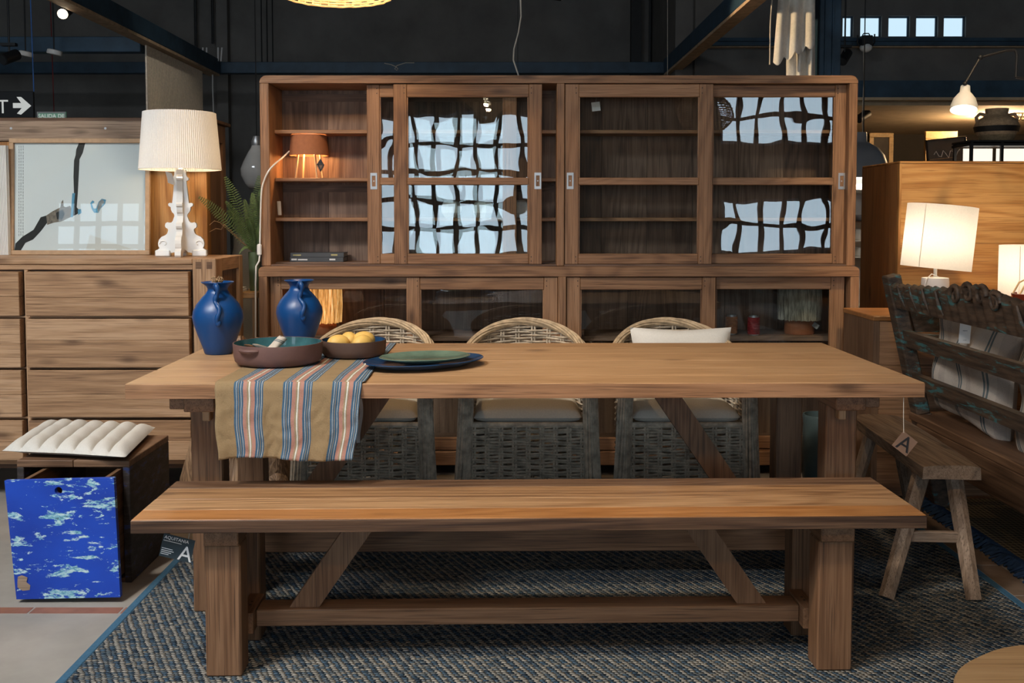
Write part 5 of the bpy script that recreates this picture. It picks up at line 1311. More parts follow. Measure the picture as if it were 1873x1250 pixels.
# ================================================================== right: milking bench
SZ = 0.45
ms = thing('milking_stool', 'narrow weathered wooden stool bench right of the dining table', 'stool', (1.44, 3.5, RUG))
NR = atz(1799, 851, SZ); NL = atz(1684, 853, SZ); FR_ = atz(1625, 757, SZ); FL_ = atz(1577, 759, SZ)
ncen = (NR + NL) / 2; fcen = (FR_ + FL_) / 2; dirv = (fcen - ncen); dirv.z = 0; ln = dirv.length; dirv.normalize(); side = Vector((dirv.y, -dirv.x, 0)); hw_ = 0.1
pk = MB(); nx, ny = 30, 8
def sd_t(u, v):
    p = ncen + dirv * (u * ln) + side * ((v - .5) * 2 * hw_ * (1 - 0.08 * (abs(u - .5) * 2) ** 6))
    return (p.x, p.y, SZ - 0.006 * (abs(v - .5) * 2) ** 4 + 0.004 * mnoise.noise(Vector((p.x * 8, p.y * 2, 1))))
def sd_b(u, v):
    p = ncen + dirv * (u * ln) + side * ((v - .5) * 2 * hw_ * 0.95); return (p.x, p.y, SZ - 0.047 + 0.002 * mnoise.noise(Vector((p.x * 8, p.y * 3, 5))))
pk.grid(sd_t, nx, ny); pk.grid(sd_b, nx, ny)
def rim(u): return None
for f_ in (lambda u, w: (sd_t(u, 0), sd_b(u, 0)), lambda u, w: (sd_t(u, 1), sd_b(u, 1))):
    pk.grid(lambda u, v, f_=f_: Vector(f_(u, 0)[0]).lerp(Vector(f_(u, 0)[1]), v), nx, 2)
for uu in (0, 1): pk.grid(lambda u, v, uu=uu: Vector(sd_t(uu, u)).lerp(Vector(sd_b(uu, u)), v), ny, 2)
part('seat_plank', pk, 'weathered_y', ms, True, 40)
legs = [((1680, 850), (1625, 1102), 3.225), ((1735, 868), (1775, 1102), 3.225)]
top_c = ncen + dirv * 0.16
ft = [Vector((1.262, 3.24, RUG)), Vector((1.545, 3.225, RUG))]
for k in (0, 1):
    tp_ = ncen + dirv * 0.13 + side * (hw_ * .5 * (-1 if k == 0 else 1)) * 1.0; tp_.z = SZ - 0.044
    part('leg', MB().tube([ft[k], tp_], [0.026, 0.031], 8), 'weathered_z', ms, True)
    rt2 = ncen + dirv * (ln - 0.13) + side * (hw_ * .5 * (-1 if k == 0 else 1)); rt2.z = SZ - 0.044
    fo_ = rt2 + side * ((-1 if k == 0 else 1) * 0.09) + dirv * 0.05; fo_.z = RUG
    part('leg', MB().tube([fo_, rt2], [0.024, 0.029], 8), 'weathered_z', ms, True)
a = ft[0].lerp(ncen + dirv * 0.13 - side * hw_ * .5 + Vector((0, 0, -0.044)), 0.47); b_ = ft[1].lerp(ncen + dirv * 0.13 + side * hw_ * .5 + Vector((0, 0, -0.044)), 0.47)
part('stretcher', MB().beam(a, b_, 0.022, 0.036, bev=0.003), 'weathered_x', ms, True)

# ================================================================== right: carved painted bench seen from behind
cb = thing('carved_bench', 'dark carved bench with worn turquoise paint and striped cushions', 'bench', (2.0, 3.4, 0.012))
JZ = 0.012; YE = 4.28; YN = 2.45
def bx_at(z): return 1.80 - (z - 0.42) * 0.235          # the back leans towards the table
def back_pt(y, z): return Vector((bx_at(z), y, z))
for y in (YE, YN):
    mbp = MB().beam(back_pt(y, JZ), back_pt(y, 0.42), 0.07, 0.07, up=(0, 1, 0), bev=0.004).beam(back_pt(y, 0.42), back_pt(y, 1.02), 0.06, 0.075, up=(0, 1, 0), bev=0.006)
    part('back_post', mbp, 'worn_turquoise', cb, True)
def rail_slab(z0, z1, thk, y0, y1): # slab following the lean
    p = [(bx_at(z0) - thk / 2, z0), (bx_at(z0) + thk / 2, z0), (bx_at(z1) + thk / 2, z1), (bx_at(z1) - thk / 2, z1)]
    mb = MB(); vs = [(x, y0, z) for x, z in p] + [(x, y1, z) for x, z in p]
    return mb.add(vs, [(0, 1, 2, 3), (7, 6, 5, 4), (0, 4, 5, 1), (1, 5, 6, 2), (2, 6, 7, 3), (3, 7, 4, 0)])
# carved crest: scalloped leaves rising to a pierced scroll in the middle
ymid = (YE + YN) / 2 + 0.12
def crest_z(y):
    d = abs(y - ymid); z = 0.985 + 0.014 * abs(math.sin(y * PI / 0.068)) ** 0.6
    z += 0.026 * math.exp(-(d / 0.16) ** 2) * (0.6 + 0.4 * abs(math.cos((y - ymid) * PI / 0.11)))
    z += 0.012 * math.cos((y - ymid) * 3.2)
    return z
cr = MB(); n = 150; zb_ = 0.88
prof = []
for i in range(n + 1):
    y = YN + 0.03 + (YE - YN - 0.06) * i / n; prof.append((y, crest_z(y)))
vs = []; fs = []
for (y, zt2) in prof:
    g = 0.006 * math.sin(y * 2 * PI / 0.068)
    for (z, s) in ((zb_, -1), (zb_ + 0.03, -1), (zt2 - 0.012, -1), (zt2, 0), (zt2 - 0.012, 1), (zb_, 1)):
        k = 0.021 + (g if zb_ < z < zt2 - .02 or z == zt2 - 0.012 else 0)
        vs.append((bx_at(z) + s * k, y, z))
for i in range(n):
    for j in range(6):
        a, b_ = i * 6 + j, i * 6 + (j + 1) % 6; fs.append((a, b_, b_ + 6, a + 6))
fs += [tuple(range(6)), tuple(n * 6 + j for j in range(6))[::-1]]
cr.add(vs, fs); crest = part('carved_crest', cr, 'worn_turquoise', cb, True, 50)
def csub(nm, mb, mt, sm=50):
    me = mb.mesh(nm, sm, Vector(cb.location)); me.materials.append(M[mt]); o = bpy.data.objects.new(nm, me); COL.objects.link(o); o.parent = crest; return o
for dy, dz in ((-0.15, 0.03), (-0.05, 0.055), (0.05, 0.055), (0.15, 0.03)):    # scroll volutes, each a curled ridge around a dark eye
    c0 = Vector((bx_at(0.97) - 0.024, ymid + dy, 0.965 + dz * .6)); pts = []
    for i in range(22):
        a = i * 0.36; r = 0.040 - 0.0014 * i; pts.append(c0 + Vector((-0.002, r * math.cos(a) * (1 if dy > 0 else -1), r * math.sin(a))))
    csub('volute', MB().tube(pts, [0.011 - 0.0003 * i for i in range(22)], 8), 'worn_turquoise')
    csub('volute_eye', MB().sphere(c0 + Vector((0.002, 0, 0)), 0.011, .5, 1, 1.2, 10, 8), 'matt_black')
for k in range(14):     # vertical leaf grooves as raised ribs
    y = YN + 0.12 + k * 0.122
    if abs(y - ymid) < 0.2: continue
    csub('leaf_rib', MB().tube([(bx_at(0.895) - 0.021, y - 0.012, 0.895), (bx_at(0.94) - 0.026, y, 0.94), (bx_at(0.985) - 0.021, y + 0.016, 0.985)], [0.004, 0.009, 0.005], 6), 'worn_turquoise')
part('middle_rail', rail_slab(0.715, 0.785, 0.035, YN + 0.03, YE - 0.03), 'worn_turquoise', cb, True, 0)
part('lower_rail', rail_slab(0.535, 0.60, 0.035, YN + 0.03, YE - 0.03), 'worn_turquoise', cb, True, 0)
part('seat_board', MB().box(1.765, 2.36, YN, YE + 0.04, 0.385, 0.42, 0.004), 'umber_y', cb, True)
part('back_apron', MB().box(1.765, 1.80, YN + 0.04, YE - 0.04, 0.255, 0.3845, 0.004), 'umber_y', cb, True)
part('front_apron', MB().box(2.32, 2.355, YN + 0.04, YE - 0.04, 0.255, 0.3845, 0.004), 'worn_turquoise', cb, True)
for y in (YE, YN):
    part('front_post', MB().box(2.30, 2.36, y - 0.03, y + 0.03, JZ, 0.3846, 0.004).box(2.30, 2.36, y - 0.03, y + 0.03, 0.4205, 0.70, 0.004), 'worn_turquoise', cb, True)
    part('arm_rest', MB().beam((bx_at(0.72) + 0.045, y, 0.745), (2.37, y, 0.715), 0.065, 0.04, bev=0.006), 'worn_turquoise', cb, True)
    part('arm_panel', MB().prism([(bx_at(.93) + .04, 0.93), (bx_at(.78) + .05, 0.775), (2.32, 0.765), (2.1, 0.83)], y - 0.012, y + 0.012), 'worn_turquoise', cb, True, 0)
# striped cushions
def cushion(label, w, h, t, c, rx, ry, rz, seed, group='striped cushions on the carved bench'):
    mb = pillow(w, h, t, 30, 0.08, True, 0.035, seed)
    m = Matrix.Translation(c) @ Matrix.Rotation(rz, 4, 'Z') @ Matrix.Rotation(ry, 4, 'Y') @ Matrix.Rotation(rx, 4, 'X')
    return solo('striped_cushion', mb.xform(m), 'striped_linen', label, 'cushion', group, smooth=80)
cushion('striped linen cushion with a white paper tag on the carved bench', 0.50, 0.50, 0.17, (1.885, 3.95, 0.675), PI / 2, math.radians(8), math.radians(-82), 1.0)
cushion('striped linen cushion lying nearer on the carved bench, cut by the photo edge', 0.66, 0.46, 0.22, (1.95, 3.31, 0.60), PI / 2, math.radians(4), math.radians(-84), 4.0)
c = at(1765, 608, 3.83)
tg4 = thing('cushion_tag', 'white paper tag hanging on the striped cushion', 'tag', c)
part('card', MB().box(-0.022, 0.022, -0.0005, 0.0005, -0.043, 0.043, 0, Matrix.Rotation(.06, 4, 'Y')), 'tag_white', tg4, smooth=0)
part('black_loop', MB().tube([(0, 0, 0.037), (0.002, 0.004, 0.055), (0.002, 0.01, 0.078)], 0.0018, 6), 'matt_black', tg4)
part('small_print', MB().box(-0.009, 0.009, -0.0011, -0.0006, 0.004, 0.007).box(-0.007, 0.006, -0.0011, -0.0006, -0.032, -0.030), 'ink_grey', tg4, smooth=0)

# ================================================================== right: wooden cabinet back, console, lamps
YK = 5.0; kx = ax(1643, YK, 400); kt = az(295, YK)
wc = thing('wooden_cabinet', 'large honey brown wooden cabinet behind the two white lamps', 'cabinet', (2.8, YK, 0))
zz = [0.0, 0.36, 0.80, az(445, YK), az(372, YK), kt - 0.012]
for i in range(5): part('back_plank', MB().box(kx + 0.012, 4.2, YK, YK + 0.02, zz[i] + .0006, zz[i + 1] - .0006), 'honey_x', wc, True, 0)
part('top_trim', MB().box(kx, 4.2, YK - 0.006, YK + 0.52, kt - 0.0115, kt, 0.003), 'honey_x', wc, True)
part('corner_strip', MB().box(kx, kx + 0.0115, YK - 0.004, YK + 0.02, 0, kt - 0.012), 'honey_z', wc, True)
w = 0.5 / 3
for i in range(3): part('side_board', MB().box(kx, kx + 0.02, YK + 0.0205 + i * w + .0005, YK + 0.02 + (i + 1) * w - .0005, 0, kt - 0.012), 'teak_bench_orange_z', wc, True, 0)
ckz = 0.83
cn = thing('wooden_console', 'low wooden console carrying the white lamps behind the carved bench', 'console', (2.6, 4.72, 0))
cx0 = ax(1594, 4.42, 600)
part('top_board', MB().box(cx0, 4.1, 4.40, 4.80, ckz - 0.022, ckz, 0.003), 'teak_bench_orange_x', cn, True)
part('side_panel', MB().box(cx0 + 0.004, cx0 + 0.03, 4.405, 4.795, 0, ckz - 0.0225), 'teak_bench_dark_z', cn, True)
for k in range(4): part('front_board', MB().box(cx0 + 0.0305, 4.08, 4.408, 4.428, 0.02 + k * 0.197, 0.02 + (k + 1) * 0.197 - 0.002), 'teak_cabinet_x', cn, True, 0)
def drum_lamp(label, px, py0, py1, wpx, Y, tilt):
    c = at(px, py1, Y); l = thing('drum_lamp', label, 'lamp', (c.x, Y, ckz + 0.0005), 0, 'white drum lamps on the console')
    z0, z1 = az(py1, Y) - l.location.z, az(py0, Y) - l.location.z; r = wpx / 2 / F * Y
    m = Matrix.Translation((0, 0, z0)) @ Matrix.Rotation(tilt, 4, 'Y') @ Matrix.Translation((0, 0, -z0))
    part('lamp_shade', MB().lathe([(r, z0), (r, (z0 + z1) / 2), (r, z1)], 48, caps=False).xform(m), 'linen_shade', l, smooth=50)
    part('shade_seam', MB().tube([(r * math.cos(-2.45) * 1.003, r * math.sin(-2.45) * 1.003, z0 + .002), (r * math.cos(-2.45) * 1.003, r * math.sin(-2.45) * 1.003, z1 - .002)], 0.0022, 4).xform(m), 'curtain_cloth', l)
    part('stem', MB().tube([(0, 0, z0 - 0.04), (0, 0, z0 + 0.05)], 0.008, 10), 'white_ceramic', l)
    part('shade_spider', MB().tube([(-r + .004, 0, z0 + 0.03), (r - .004, 0, z0 + 0.03)], 0.002, 5), 'chrome', l)
    part('base', MB().lathe([(0.06, 0), (0.062, 0.006), (0.062, z0 - 0.065), (0.06, z0 - 0.045), (0.012, z0 - 0.04), (0.001, z0 - 0.04)], 32, rot=.3), 'white_ceramic', l, smooth=50)
    part('bulb', MB().sphere((0, 0, z0 + 0.09), 0.026, 1, 1, 1.2, 12, 8), 'lamp_glow_warm', l)
    part('cord', MB().tube([(0.01, -0.01, z0 - 0.04), (-0.03, -0.03, z0 - 0.025), (-0.06, -0.04, z0 - 0.05), (-0.075, -0.02, 0.01)], 0.0025, 6), 'white_plastic', l)
    point_light('drum_lamp_light', (0, 0, z0 + 0.15), 2.1, (1.0, 0.88, 0.72), 0.03, l)
drum_lamp('white linen drum lamp on the console, left one, its shade tilted', 1711, 376, 491, 121, 4.70, math.radians(5.5))
drum_lamp('white linen drum lamp on the console, right one cut by the photo edge', 1890, 449, 540, 118, 4.68, 0.0)
# dark red glazed bowl with handles behind the bench
rb_ = at(1868, 606, 4.62); rbw = thing('red_basket_bowl', 'glossy dark red bowl with cane handles behind the carved bench', 'bowl', (rb_.x, 4.505, ckz + 0.0005))
part('bowl', MB().lathe([(0.03, 0), (0.06, 0.006), (0.092, 0.05), (0.10, 0.09), (0.096, 0.092), (0.085, 0.05), (0.001, 0.012)], 36), 'cushion_red', rbw, smooth=60)
for s in (-1, 1): part('cane_handle', MB().tube([(-0.09, s * 0.03, 0.085), (-0.06, s * 0.03, 0.14), (0.0, s * 0.03, 0.17), (0.06, s * 0.03, 0.14), (0.09, s * 0.03, 0.085)], 0.004, 6), 'pine_leg', rbw)
# grey-green pot on the floor behind the table's right leg
gp = Vector((ax(1500, 4.40, 800), 4.40, RUG)); g = thing('glazed_pot', 'tall grey-green glazed pot on the floor behind the table right leg', 'pot', gp)
gh = az(758, 4.40) - RUG; r = 33 / F * 4.4
part('body', MB().lathe([(r * .75, 0), (r * .8, 0.01), (r * .98, gh * .35), (r * 1.0, gh * .6), (r * .92, gh * .88), (r * .97, gh - 0.008), (r * .95, gh), (r * .87, gh), (r * .84, gh * .88), (r * .9, gh * .5), (r * .001, gh * .3)], 36), 'pot_grey_green', g, smooth=60)
# round-cornered oak stool top in the right foreground
oc = atz(1738, 1238, 0.45)
os_ = thing('oak_stool', 'light oak stool with rounded seat in the right foreground corner', 'stool', (oc.x + 0.19, oc.y - 0.06, RUG))
def sup(n, a, b_, e): return [(a * math.copysign(abs(math.cos(t)) ** (2 / e), math.cos(t)), b_ * math.copysign(abs(math.sin(t)) ** (2 / e), math.sin(t))) for t in [2 * PI * k / n for k in range(n)]]
mb = MB(); 
o1 = sup(64, 0.19, 0.175, 2.6); lay = [(0.95, 0.418), (1.0, 0.424), (1.0, 0.436), (0.985, 0.442), (0.001, 0.442)]
vs = [(x * s, y * s, z) for s, z in lay for x, y in o1]; fs = []
for i in range(len(lay) - 1):
    for k in range(64): fs.append((i * 64 + k, i * 64 + (k + 1) % 64, (i + 1) * 64 + (k + 1) % 64, (i + 1) * 64 + k))
fs.append(tuple(range(64))[::-1]); mb.add(vs, fs); mb.xform(Matrix.Rotation(math.radians(35), 4, 'Z'))
part('seat', mb, 'oak_x', os_, smooth=50)
for s1 in (-1, 1):
    for s2 in (-1, 1): part('leg', MB().tube([(s1 * 0.135, s2 * 0.12, 0), (s1 * 0.10, s2 * 0.09, 0.4178)], [0.011, 0.016], 10), 'oak_z', os_)

# ================================================================== wall lamp on a jointed black arm
YJ = 4.55
pj = [at(1765, 153, YJ), at(1793, 105, YJ), at(1840, 92.5, YJ), at(1856, 92, YJ), at(1860, 100, YJ), at(1858, 141, YJ)]
wl = thing('jointed_lamp', 'white bell-shaped lamp on a jointed black arm above the wooden cabinet', 'lamp', (pj[5].x, YJ, pj[5].z))
O = wl.location
part('arm', MB().tube([p - O for p in pj[:2]], 0.0055, 8), 'matt_black', wl)
part('arm', MB().tube([p - O for p in pj[1:]], 0.0055, 8), 'matt_black', wl)
part('joint', MB().sphere(pj[1] - O, 0.012, 1, 1, 1, 12, 8), 'matt_black', wl)
part('joint', MB().sphere(pj[0] - O, 0.010, 1, 1, 1, 12, 8), 'matt_black', wl)
part('bracket', MB().tube([pj[5] - O, at(1900, 150, YJ) - O, at(1960, 150, YJ + .3) - O], 0.006, 8), 'matt_black', wl)
part('wall_strut', MB().tube([at(1960, 150, YJ + .3) - O, Vector((at(1960, 150, YJ + .3).x, YJ + .3, 4.49)) - O], 0.012, 8), 'matt_black', wl)
sc_ = at(1764, 184, YJ); dirl = Matrix.Translation(sc_ - O) @ Matrix.Rotation(math.radians(10), 4, 'Y') @ Matrix.Rotation(math.radians(-16), 4, 'X')
q = YJ / F
part('bell_shade', MB().lathe([(8 * q, 28 * q), (9 * q, 16 * q), (13 * q, 11 * q), (19 * q, 2 * q), (22.5 * q, -9 * q), (23.5 * q, -19 * q), (22.8 * q, -19 * q), (21.5 * q, -9 * q), (18 * q, 1 * q), (12 * q, 9 * q), (7 * q, 14 * q), (0.001, 15 * q)], 36).xform(dirl), 'white_paint', wl, smooth=60)
part('bulb', MB().lathe([(20.5 * q, -15 * q), (0.001, -16 * q)], 32).xform(dirl), 'lamp_glow_warm', wl)
lo = spot_light('jointed_lamp_light', (0, 0, 0), (0.06, -0.12, -1), 9, (1.0, 0.70, 0.40), 120, 0.8, 0.04)
lo.parent = wl; lo.location = sc_ - O + Vector((0.004, -0.004, -22 * q))

# ================================================================== alcove at the far right
dp_ = at(1567, 280, 7.2); dm = thing('dome_pendant', 'large grey dome pendant partly hidden behind the hutch right side', 'lamp', (dp_.x, 7.2, az(326, 7.2)))
q = 7.2 / F; zz = [az(y, 7.2) - dm.location.z for y in (326, 300, 285, 272, 264, 260, 243)]
part('dome', MB().lathe([(54 * q, 0), (54 * q, zz[1] * .5), (53 * q, zz[1]), (48 * q, zz[2]), (38 * q, zz[3]), (25 * q, zz[4]), (18 * q, zz[5]), (17 * q, zz[6]), (0.001, zz[6])], 48), 'pendant_grey', dm, smooth=60)
part('cable', MB().tube([(12 * q, 0, zz[6]), (11 * q, 0, zz[6] + .4), (9 * q, 0, 4.49 - dm.location.z)], 0.004, 6), 'steel_dark', dm)
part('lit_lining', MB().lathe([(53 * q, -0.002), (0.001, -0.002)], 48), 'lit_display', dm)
# ceiling gear hung from the mezzanine front: projector, track spots
pj_ = at(1584, 78, 8.3)
pjr = thing('dome_spotlight', 'dark spotlight with glass dome hung below the row of small windows', 'spotlight', pj_)
part('body', MB().box(-0.045, 0.045, -0.04, 0.04, -0.03, 0.055, 0.006), 'matt_black', pjr)
part('yoke', MB().tube([(-0.07, 0, 0.06), (-0.07, 0, 0.0), (-0.05, 0, -0.03)], 0.006, 6).tube([(0.07, 0, 0.07), (0.07, 0, 0.0), (0.05, 0, -0.03)], 0.006, 6).tube([(-0.03, 0, 0.06), (-0.02, 0, 0.075), (0.02, 0, 0.075), (0.03, 0, 0.06)], 0.005, 6), 'matt_black', pjr)
part('mount', MB().tube([(0, 0.03, 0.0), (0, 0.098, 0.0)], 0.012, 8), 'matt_black', pjr)
part('dome', MB().sphere((0, 0, -0.04), 0.05, 1, 1, .8, 20, 12), 'white_ceramic', pjr)
part('cord', MB().tube([(-0.02, 0, -0.07), (-0.012, 0, -0.3), (-0.02, 0, -0.6), (0.0, 0, -1.0)], 0.003, 6), 'string_pale', pjr)
def track_spot(label, px, py, Y, tgt, lit=0.0, k=1.0, cone=50, name='track_spotlight', ceil=None):
    c = at(px, py, Y); t = thing(name, label, 'spotlight', c)
    d = (Vector(tgt) - c).normalized(); e = c + d * 0.075 * k
    part('housing', MB().tube([c - d * 0.07 * k - c, c + d * 0.06 * k - c], 0.038 * k, 18), 'matt_black', t)
    part('lens', MB().tube([d * 0.0602 * k, d * 0.064 * k], 0.033 * k, 18), 'lamp_glow_warm' if lit else 'steel_dark', t)
    z1 = (ceil if ceil is not None else 4.49) - c.z
    part('stem', MB().tube([(0, 0, 0.03 * k), (0, 0, z1)], 0.007, 8).box(-0.05, 0.05, -0.02, 0.02, 0.075 * k, 0.095 * k), 'matt_black', t)
    if lit:
        l = spot_light('track_spot_light', (0, 0, 0), d, lit, (1.0, 0.74, 0.44), cone, 0.6, 0.03); l.parent = t; l.location = d * 0.09 * k
    return t
track_spot('black track spotlight beside the dark column near the dome spotlight', 1545, 105, 7.9, (1.0, 6.0, 0.5), 0, 1.0)
track_spot('black track spotlight on the alcove ceiling beside the grey dome pendant', 1578, 213, 8.9, (2.2, 8.4, 1.6), 0, 1.0, ceil=ZM - 0.061)
track_spot('small lit ceiling spotlight near the white bell lamp', 1798, 186, 9.3, (4.3, 9.7, 1.2), 30, 0.9, 110, ceil=ZM - 0.061)
track_spot('lit track spotlight high in the upper left corner', 119, 22, 6.2, (-2.3, 3.2, 1.2), 45, 0.9, 50)
track_spot('lit spotlight at the top edge above the middle of the hutch', 1010, -12, 5.6, (2.15, 6.3, 2.35), 70, 0.9, 34)
# alcove furniture and things (their lower parts are hidden by the wooden cabinet)
def frame_pic(label, x0, x1, y0, y1, Y, bw_, fm, cm, name='picture_frame', rot=0.0):
    a = at(x0, y1, Y); b_ = at(x1, y0, Y); t = thing(name, label, 'picture', ((a.x + b_.x) / 2, Y, a.z)); w = (b_.x - a.x) / 2; h = b_.z - a.z
    part('frame', MB().box(-w, w, 0, 0.04, 0, bw_, .004).box(-w, w, 0, 0.04, h - bw_, h, .004).box(-w, -w + bw_, 0, 0.04, bw_, h - bw_, .004).box(w - bw_, w, 0, 0.04, bw_, h - bw_, .004), fm, t)
    part('canvas', MB().box(-w + bw_, w - bw_, 0.02, 0.03, bw_, h - bw_), cm, t, smooth=0)
    t.rotation_euler = (0, rot, 0)
    return t
f1 = frame_pic('gilt framed dark picture on the alcove wall beside the grey pendant', 1589, 1635, 243, 340, 11.3, 0.05, 'gilt_frame', 'canvas_dark')
f2 = frame_pic('pale gilt frame behind the chalkboard in the alcove', 1691, 1752, 240, 340, 9.6, 0.075, 'gilt_frame', 'canvas_dark')
f3 = frame_pic('dark slate chalkboard with a scribbled line in the alcove', 1701, 1776, 252, 330, 9.2, 0.012, 'steel_dark', 'slate_board', 'chalkboard', math.radians(-6))
part('chalk_scribble', MB().tube([(-0.12 + 0.022 * i, 0.016, 0.25 + 0.03 * math.sin(i * 1.9) * (1 if i % 3 else 1.6)) for i in range(12)], 0.0035, 5), 'ink_white', f3)
part('chalk_line', MB().box(-0.16, 0.06, 0.014, 0.0195, 0.205, 0.209), 'gilt_frame', f3)
# supports hidden by the honey cabinet: a sideboard runs under the alcove things
ab = thing('alcove_table', 'dark display table in the alcove behind the honey cabinet', 'table', (4.3, 9.3, 0))
atz_ = min(f2.location.z, f3.location.z)
part('table_top', MB().box(3.2, 6.2, 9.0, 9.75, atz_ - 0.05, atz_ - 0.001, .004), 'umber_x', ab, True)
for x in (3.3, 6.1):
    for y in (9.05, 9.7): part('leg', MB().box(x - .03, x + .03, y - .03, y + .03, 0, atz_ - 0.051), 'umber_z', ab, True)
# black steel shelf with lit white panels, urn and small lamp on it
Ys = 8.2; sx0, sx1 = ax(1776, Ys, 300), ax(1905, Ys, 300); ztop = az(260, Ys)
sf = thing('steel_shelf', 'black steel shelving with bright white goods at the far right', 'shelf', ((sx0 + sx1) / 2, Ys, 0))
for x in (sx0, (sx0 + sx1) / 2 - .04, sx1):
    for y in (Ys, Ys + 0.3): part('upright', MB().box(x - .012, x + .012, y - .012, y + .012, 0, ztop, .002), 'matt_black', sf, True)
for i, z in enumerate((ztop, ztop - 0.03, ztop - 0.33, 0.9, 0.5)): part('shelf_board', MB().box(sx0 - .02, sx1 + .02, Ys - .02, Ys + .32, z, z + (0.02 if i else .015)), 'matt_black', sf, True)
for i, (u0, u1) in enumerate(((0.05, 0.47), (0.53, 0.98))):
    xa_, xb_ = sx0 + (sx1 - sx0) * u0, sx0 + (sx1 - sx0) * u1
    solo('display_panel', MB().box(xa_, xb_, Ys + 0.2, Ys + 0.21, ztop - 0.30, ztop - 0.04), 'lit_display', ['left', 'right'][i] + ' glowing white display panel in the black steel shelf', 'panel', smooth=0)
    solo('folded_linen', MB().box(xa_ + .03, xb_ - .03, Ys + 0.02, Ys + 0.17, ztop - 0.309, ztop - 0.20, .03), 'warm_plaster', ['left', 'right'][i] + ' pile of folded linen in the black steel shelf', 'linen')
uc = at(1822, 262, Ys + .15); ur_ = thing('woven_urn', 'big dark woven urn basket on top of the black steel shelf', 'basket', (uc.x, Ys + 0.15, ztop + 0.016))
q = Ys / F
part('body', MB().lathe([(26 * q, 0), (30 * q, 6 * q), (36 * q, 18 * q), (38 * q, 30 * q), (34 * q, 40 * q), (22 * q, 46 * q), (19 * q, 50 * q), (20 * q, 60 * q), (18 * q, 60 * q), (17 * q, 50 * q), (30 * q, 36 * q), (0.001, 10 * q)], 40), 'basket_dark', ur_, smooth=60)
part('pale_foot', MB().lathe([(26.5 * q, 0.001), (30.5 * q, 6 * q), (33 * q, 11 * q), (32 * q, 11 * q), (28 * q, 4 * q)], 40, closed=True), 'basket_pale', ur_, smooth=60)
part('woven_band', MB().lathe([(37 * q, 17 * q), (39.5 * q, 27 * q), (38.4 * q, 27 * q), (36 * q, 17 * q)], 40, closed=True), 'matt_black', ur_, smooth=60)
for s in (-1, 1): part('handle', MB().tube([(s * 20 * q, 0, 48 * q), (s * 32 * q, 0, 50 * q), (s * 38 * q, 0, 44 * q), (s * 36 * q, 0, 36 * q)], 0.016, 8), 'basket_dark', ur_)
jc = at(1765, 262, Ys + .5); 
solo('tall_basket', MB().lathe([(0.10, 0), (0.12, 0.02), (0.115, 0.3), (0.10, 0.36), (0.09, 0.36), (0.10, 0.28), (0.001, 0.05)], 30).xform(Matrix.Translation((at(1764, 262, 9.4).x, 9.42, atz_ ))), 'basket_pale', 'tall woven basket under the bell lamp in the alcove', 'basket')
sl = at(1856, 247, 9.0)
asl = thing('alcove_lamp', 'small lit lamp with white shade at the far right of the alcove', 'lamp', (sl.x, 9.3, atz_))
hh = az(247, 9.3) - atz_
part('lamp_shade', MB().lathe([(0.058, hh), (0.045, hh + 0.085), (0.043, hh + 0.085), (0.056, hh)], 28, closed=True), 'lit_linen', asl, smooth=50)
part('stem', MB().tube([(0, 0, 0), (0, 0, hh + .01)], 0.008, 8).lathe([(0.06, 0), (0.06, 0.01), (0.001, 0.014)], 20), 'matt_black', asl)
point_light('alcove_lamp_light', (0, 0, hh + 0.12), 130, (1.0, 0.66, 0.34), 0.05, asl)
lt = MB()
for i in range(7):
    for j in range(5):
        c0 = at(1856 + i * 7 + (j % 2) * 3.5, 191 + j * 6.5, 9.1); lt.tube([(c0.x + 0.017 * math.cos(2 * PI * k / 6), 9.1, c0.z + 0.017 * math.sin(2 * PI * k / 6)) for k in range(6)], 0.005, 5, True)
lt.tube([(at(1874, 190, 9.1).x, 9.1, az(190, 9.1)), (at(1874, 190, 9.1).x, 9.1, ZM - 0.061)], 0.004, 5)
solo('lattice_panel', lt, 'basket_pale', 'pale honeycomb lattice hanging at the far right of the alcove', 'panel')
# white goods seen in the slit between hutch and honey cabinet
Yq = 7.6; qx0, qx1 = ax(1560, Yq, 400), ax(1612, Yq, 400)
ws = thing('white_display', 'bright white display shelves in the gap right of the hutch', 'shelf', ((qx0 + qx1) / 2, Yq, 0))
part('back_panel', MB().box(qx0, qx1, Yq + 0.3, Yq + 0.32, 0, az(334, Yq)), 'white_paint', ws, True, 0)
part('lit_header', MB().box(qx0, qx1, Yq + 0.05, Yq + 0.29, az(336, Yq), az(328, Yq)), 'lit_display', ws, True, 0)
for py in (347, 405, 440, 470, 560): part('shelf_board', MB().box(qx0, qx1, Yq, Yq + 0.295, az(py + 2, Yq), az(py, Yq)), 'umber_x' if py in (405,) else 'white_paint', ws, True, 0)
for x in (qx0 + 0.01, qx1 - 0.01): part('upright', MB().box(x - .008, x + .008, Yq - .0, Yq + .02, 0, az(336.5, Yq)), 'white_paint', ws, True, 0)
solo('hanging_bowl', MB().lathe([(0.02, 0), (0.04, 0.008), (0.065, 0.04), (0.07, 0.05), (0.06, 0.042), (0.001, 0.012)], 28).xform(Matrix.Translation((ax(1580, Yq, 400), Yq + 0.1, az(405, Yq) + .0005))), 'pendant_grey', 'grey bowl on the bright shelves in the gap', 'bowl', smooth=60)
